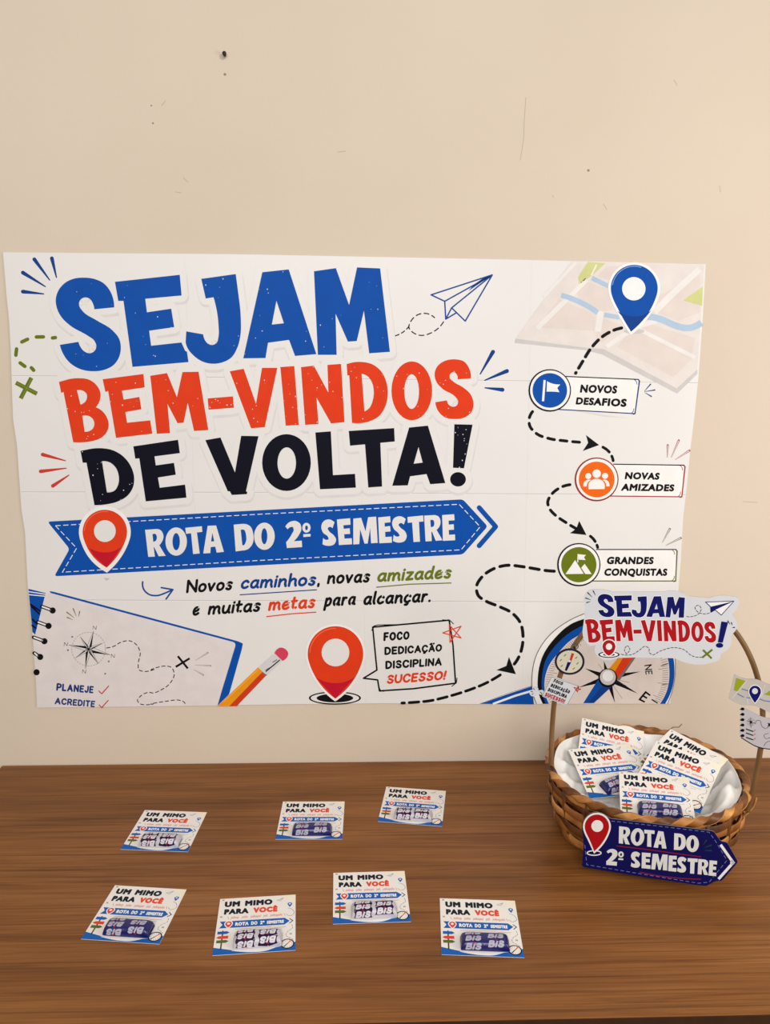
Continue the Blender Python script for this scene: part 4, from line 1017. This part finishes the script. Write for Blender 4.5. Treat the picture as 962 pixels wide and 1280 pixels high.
# welcome sign on top of the handle
z = Z(720, 730, 4.581)
sg, M = plane_sheet(hplane(820, 785, .0062), HN)
sg.slab(smooth(z((45, 195), (50, 130), (45, 70, 1), (70, 38, 1), (130, 30, 1), (210, 45), (500, 44), (530, 38, 1), (590, 44, 1), (640, 68), (760, 80), (880, 68, 1), (928, 84, 1), (932, 108, 1), (892, 170), (912, 205, 1), (920, 245, 1), (888, 290), (872, 370, 1), (840, 392, 1), (826, 402), (816, 435, 1), (788, 447, 1), (560, 425), (330, 421), (240, 423), (130, 420, 1), (108, 395, 1), (112, 348), (75, 352, 1), (52, 330, 1), (38, 250))), .0008, SIGNP, EDGE)
sg.glyphs(SEJAM, [(66, 350), (477, 332), (488, 439), (74, 465)], z((118, 57), (625, 74), (617, 192), (122, 187)), SNAVY, 3, 1.6, WHITE, 2)
sg.glyphs(BEMV, [(72, 474), (588, 447), (592, 524), (92, 553)], z((46, 200), (795, 215), (802, 338), (70, 335)), SRED, 3, 1.6, WHITE, 2)
sg.poly(z((830, 214), (869, 219), (838, 336), (810, 334)), SNAVY, 3); sg.poly(z(*ell(820, 351, 21, 14)), SNAVY, 3)
sg.poly(z(*ell(187, 404, 61, 18)), K, 2); sg.poly(z(*ell(187, 404, 52, 13)), WHITE, 2.5); sg.poly(z(*ell(187, 404, 34, 8)), K, 3)
a = z((187, 358), (185, 410)); pin(sg, a[0], 8.1, a[1], 4, SRED, None, 4, 1.3, WHITE, None, WHITE)
sg.dash(z((258, 402), (320, 403, 1), (360, 380, 1), (395, 357, 1), (416, 368, 1), (418, 392, 1), (435, 404, 1), (480, 384, 1), (560, 364, 1), (620, 378, 1), (660, 410, 1), (722, 419)), .8, K, 3, 3, 1.9); sg.dash(z((288, 400), (277, 372, 1), (292, 354, 1), (306, 370, 1), (290, 398)), .8, K, 3, 2.4, 1.6)
for p, q in (((725, 377), (775, 426)), ((779, 375), (721, 421))): sg.stroke(z(p, q), 2.4, OLIVE, 3, 'butt')
sg.poly(z((740, 103), (902, 98), (830, 178)), WHITE, 2); sg.stroke(z((740, 103), (902, 98), (830, 178), (795, 148), (770, 162), (768, 130), (740, 103)), .9, SNAVY, 3); sg.poly(z((768, 130), (900, 99), (795, 148), (770, 163)), SNAVY, 3)
sg.dash(z((632, 186), (665, 186, 1), (705, 165, 1), (715, 140, 1), (700, 122, 1), (680, 132, 1), (690, 155, 1), (725, 170, 1), (765, 165)), .8, K, 3, 3, 1.8)
for p, q in (((66, 50), (90, 74)), ((97, 40), (110, 64)), ((54, 80), (82, 90)), ((60, 106), (80, 100)), ((868, 212), (880, 232)), ((888, 222), (893, 236)), ((905, 248), (893, 250))): drop_ray(sg, *z(p, q), 1.5, K, 3)
tag(sg.build('welcome_sign', M), 'white cut-out welcome sign with navy and red words on top of the basket handle', 'sign')
# arrow sign leaning on the basket front
A0, B0 = on_plane(727, 1084, Vector((0, 0, .004)), Vector((0, 0, 1))), on_plane(885, 1106, Vector((0, 0, .004)), Vector((0, 0, 1)))
D0 = (B0-A0).normalized(); N0 = Vector((D0.y, -D0.x, 0)); N0 = (N0+Vector((0, 0, -.13))).normalized()
def clear(p0):      # distance of the rim and wall in front of the sign plane
    return max((BC+Vector((r_*math.cos(t), r_*math.sin(t), z_))-p0).dot(N0) for t in [2*PI*k/240 for k in range(240)] for r_, z_ in ((wall_r(.012)+.0045, .012), (wall_r(.03)+.0045, .03), (wall_r(.05)+.0045, .05), (wall_r(.07)+.0045, .07), (RR+.0062, RH-.003), (RR+.0068, RH+.003)))
P0 = A0.lerp(B0, .5); P0 += N0*(clear(P0)+.0024)
z = Z(720, 1000, 4.581)
sg, M = plane_sheet(P0, N0)
NAVYC = mat('sign_navy_card', (12, 14, 84), .5, .15, .05, 0, 60)
sg.slab(rnd(z((32, 382), (42, 260), (36, 160), (45, 110), (75, 78), (115, 68), (155, 80), (192, 106), (480, 140), (785, 178), (828, 238), (862, 241), (926, 355), (832, 464), (805, 461), (770, 478), (748, 492), (700, 489), (400, 443), (150, 403)), 3.2), .0012, NAVYC, EDGE)
sg.glyphs(ROTA, [(181.7, 661.9), (343.4, 652.9), (343.4, 686.8), (185.7, 695.6)], z((245, 150), (705, 209), (697, 304), (243, 247)), ink('sign_white', (226, 226, 222)), 2)
sg.glyphs(SEM, [(356.6, 651.1), (567.7, 642.4), (568.4, 675.3), (358.6, 684.6)], z((176, 276), (807, 349), (800, 437), (172, 371)), ink('sign_white', (226, 226, 222)), 2)
sg.line(z((232, 263), (420, 285, 1), (600, 310, 1), (712, 325)), 1, ink('sign_line', (150, 26, 50)), 2); sg.line(z((365, 413), (520, 440, 1), (712, 453)), 1.1, ink('sign_line', (150, 26, 50)), 2)
sg.stroke(z((826, 256), (898, 358), (814, 452)), 3.4, WHITE, 2, 'butt'); sg.poly(z((890, 340), (906, 358), (890, 376), (880, 358)), WHITE, 2)
sg.dash(z((200, 120), (480, 150), (760, 184), (800, 240), (862, 345), (760, 470), (700, 476), (400, 428), (60, 370), (48, 250)), .6, ink('sign_stitch', (120, 136, 190)), 2, 4.5, 3, 'butt')
for p, q in (((745, 230), (727, 255)), ((772, 258), (735, 272)), ((772, 290), (735, 288))): drop_ray(sg, *z(p, q), 1.4, ink('sign_green', (40, 74, 50)), 2)
sg.stroke(z(*ell(102, 303, 40, 13, 28), ell(102, 303, 40, 13, 28)[0]), 1.3, WHITE, 2)
a = z((118, 152), (103, 293), (120, 148)); pin(sg, a[0], 15.2, a[1], 7.4, SRED, None, 3, 2.2, WHITE, a[2], WHITE)
tag(sg.build('arrow_sign', M), 'navy arrow-shaped sign with white words leaning against the front of the basket', 'sign')
# compass tag and motto tag on the left of the handle
z = Z(655, 790, 9.62)
sg, M = plane_sheet(hplane(711, 827, .0062), HN)
sg.slab(z(*ell(545, 356, 180, 159, 48)), .0008, mat('tag_dark', (26, 22, 44), .5, .3, .05, 0, 90), EDGE)
sg.poly(z(*ell(545, 356, 154, 134, 48)), ink('dial_cream', (212, 206, 184)), 2)
for p in ((640, 130), ):
    ring = ell(610, 170, 38, 36, 24); sg.stroke(z(*ring, ring[0]), 1.3, ink('ring_grey', (92, 84, 80)), 1); sg.stroke(z((606, 205), (600, 180)), 2, K, 1)
sg.poly(z((570, 250), (600, 262), (565, 355), (540, 350)), ink('needle_red', (206, 44, 36)), 4); sg.poly(z((510, 470), (488, 458), (520, 360), (565, 362)), SNAVY, 4); sg.poly(z(*ell(545, 350, 14, 13)), SKIN, 5)
for x, y in ((490, 280), (440, 338), (450, 408), (595, 440), (640, 378), (625, 310)): sg.stroke(z((x-10, y+8), (x+10, y-10)), 1, CGRN, 3)
tag(sg.build('compass_tag', M), 'small round paper tag printed as a pocket compass on the left of the handle', 'tag')
sg, M = plane_sheet(hplane(697, 863, .0066), HN)
sg.slab(rnd(z((332, 522), (660, 648), (515, 890), (208, 772)), 2.2), .0008, SIGNP, EDGE)
edge = z((330, 540), (645, 650), (515, 878), (220, 765), (330, 540)); sg.stroke(edge, .5, GREY, 1)
for t, q, m in (('FOCO', ((366, 562), (474, 604), (454, 644), (346, 602)), K), ('DEDICAÇÃO', ((332, 616), (556, 704), (536, 744), (312, 656)), K), ('DISCIPLINA', ((298, 670), (522, 758), (502, 798), (278, 710)), K), ('SUCESSO!', ((262, 722), (498, 812), (478, 858), (242, 768)), SRED)): sg.text(t, z(*q), m, 2, .25, 'round', .08)
sg.stroke(z((597, 665), (680, 688), (620, 705), (655, 650), (640, 720), (597, 665)), .9, SRED, 2)
tag(sg.build('motto_tag', M), 'small tilted white paper tag with three black words above a red one', 'tag')
sg, M = plane_sheet(hplane(668, 865, .0058), HN)
sg.slab(smooth(z((100, 690, 1), (120, 660, 1), (160, 668, 1), (170, 705), (230, 705, 1), (222, 755, 1), (175, 745), (130, 775, 1), (80, 765, 1), (62, 730, 1))), .0006, SIGNP, EDGE)
for p, q in (((112, 678), (125, 700)), ((85, 715), (108, 722)), ((95, 750), (112, 738))): drop_ray(sg, *z(p, q), 1.1, K, 2)
sg.line(z((190, 720), (205, 735, 1), (215, 760, 1)), .8, K, 2)
tag(sg.build('sparkle_tag', M), 'tiny white paper cut-out with short dark rays, left of the motto tag', 'tag')
# map tag and notebook tag on the right of the handle
z = Z(890, 820, 9.14)
sg, M = plane_sheet(hplane(950, 865, .0062), HN)
sg.slab(smooth(z((250, 210), (390, 262, 1), (500, 265, 1), (560, 285, 1), (650, 322, 1), (750, 330, 1), (850, 300), (800, 640), (740, 655, 1), (650, 645, 1), (560, 600, 1), (480, 572, 1), (330, 560, 1), (185, 487))), .0008, mat('tag_map', (192, 184, 176), .5, .3, .03, 0, 80), EDGE)
MG = ink('tag_green', (150, 158, 32))
sg.poly(z((272, 250), (382, 285), (330, 345), (290, 402), (244, 392)), MG, 2); sg.poly(z((590, 440), (660, 395), (740, 410), (700, 460)), MG, 2)
for L in (((230, 480), (390, 280)), ((390, 470), (410, 550)), ((600, 330), (560, 470)), ((700, 350), (690, 640))): sg.stroke(z(*L), 1, ink('tag_road', (214, 208, 202)), 2, 'butt')
for L in (((335, 375), (420, 400)), ((285, 430), (360, 470)), ((390, 475), (440, 480)), ((540, 490), (590, 510), (700, 525), (780, 515))): sg.stroke(z(*L), 1.2, ink('tag_river', (92, 122, 170)), 3, 'butt')
a = z((487, 405), (485, 535), (486, 400)); pin(sg, a[0], 7.4, a[1], 3.7, SNAVY, None, 4, .9, WHITE, a[2], SIGNP)
tag(sg.build('map_tag', M), 'grey folded-map paper tag with navy pin on the right of the handle', 'tag')
sg, M = plane_sheet(hplane(950, 912, .0062), HN)
sg.slab(smooth(z((330, 585), (420, 622, 1), (560, 690, 1), (680, 715, 1), (820, 715), (815, 1065), (656, 1065, 1), (500, 1030, 1), (400, 975, 1), (330, 930, 1), (312, 890))), .0008, mat('tag_page', (190, 184, 188), .5, .3, .03, 0, 80), EDGE)
sg.line(z((330, 932), (400, 977, 1), (500, 1032, 1), (656, 1064, 1), (810, 1064)), 1.2, K, 2)
for k in range(6):
    y = 605+k*61; sg.poly(z(*ell(345, y, 22, 17, 14)), K, 2); sg.stroke(z((318, y+4), (355, y+10)), 1.2, K, 2)
rose(sg, z, (440, 755), ((436, 700), (440, 820), (395, 738), (492, 772)), ((415, 725), (462, 735), (460, 785), (418, 785)), 2, 4.6)
for y in (835, 880, 930): sg.stroke(z((388, y), (462, y+26)), 1.4, K, 2); sg.stroke(z((475, y+24), (490, y+8)), .7, SRED, 2)
sg.line(z((492, 775), (510, 735, 1), (545, 740, 1), (565, 800, 1), (600, 825, 1), (640, 810)), .5, K, 2); sg.stroke(z((640, 770), (665, 800)), 1.6, K, 2); sg.stroke(z((665, 770), (640, 800)), 1.6, K, 2)
sg.line(z((640, 885), (590, 910, 1), (600, 935, 1), (660, 930)), .5, K, 2); sg.line(z((590, 1030), (620, 985, 1), (665, 970)), .5, K, 2)
tag(sg.build('notebook_tag', M), 'grey notebook-shaped paper tag with a spiral edge, below the map tag', 'tag')
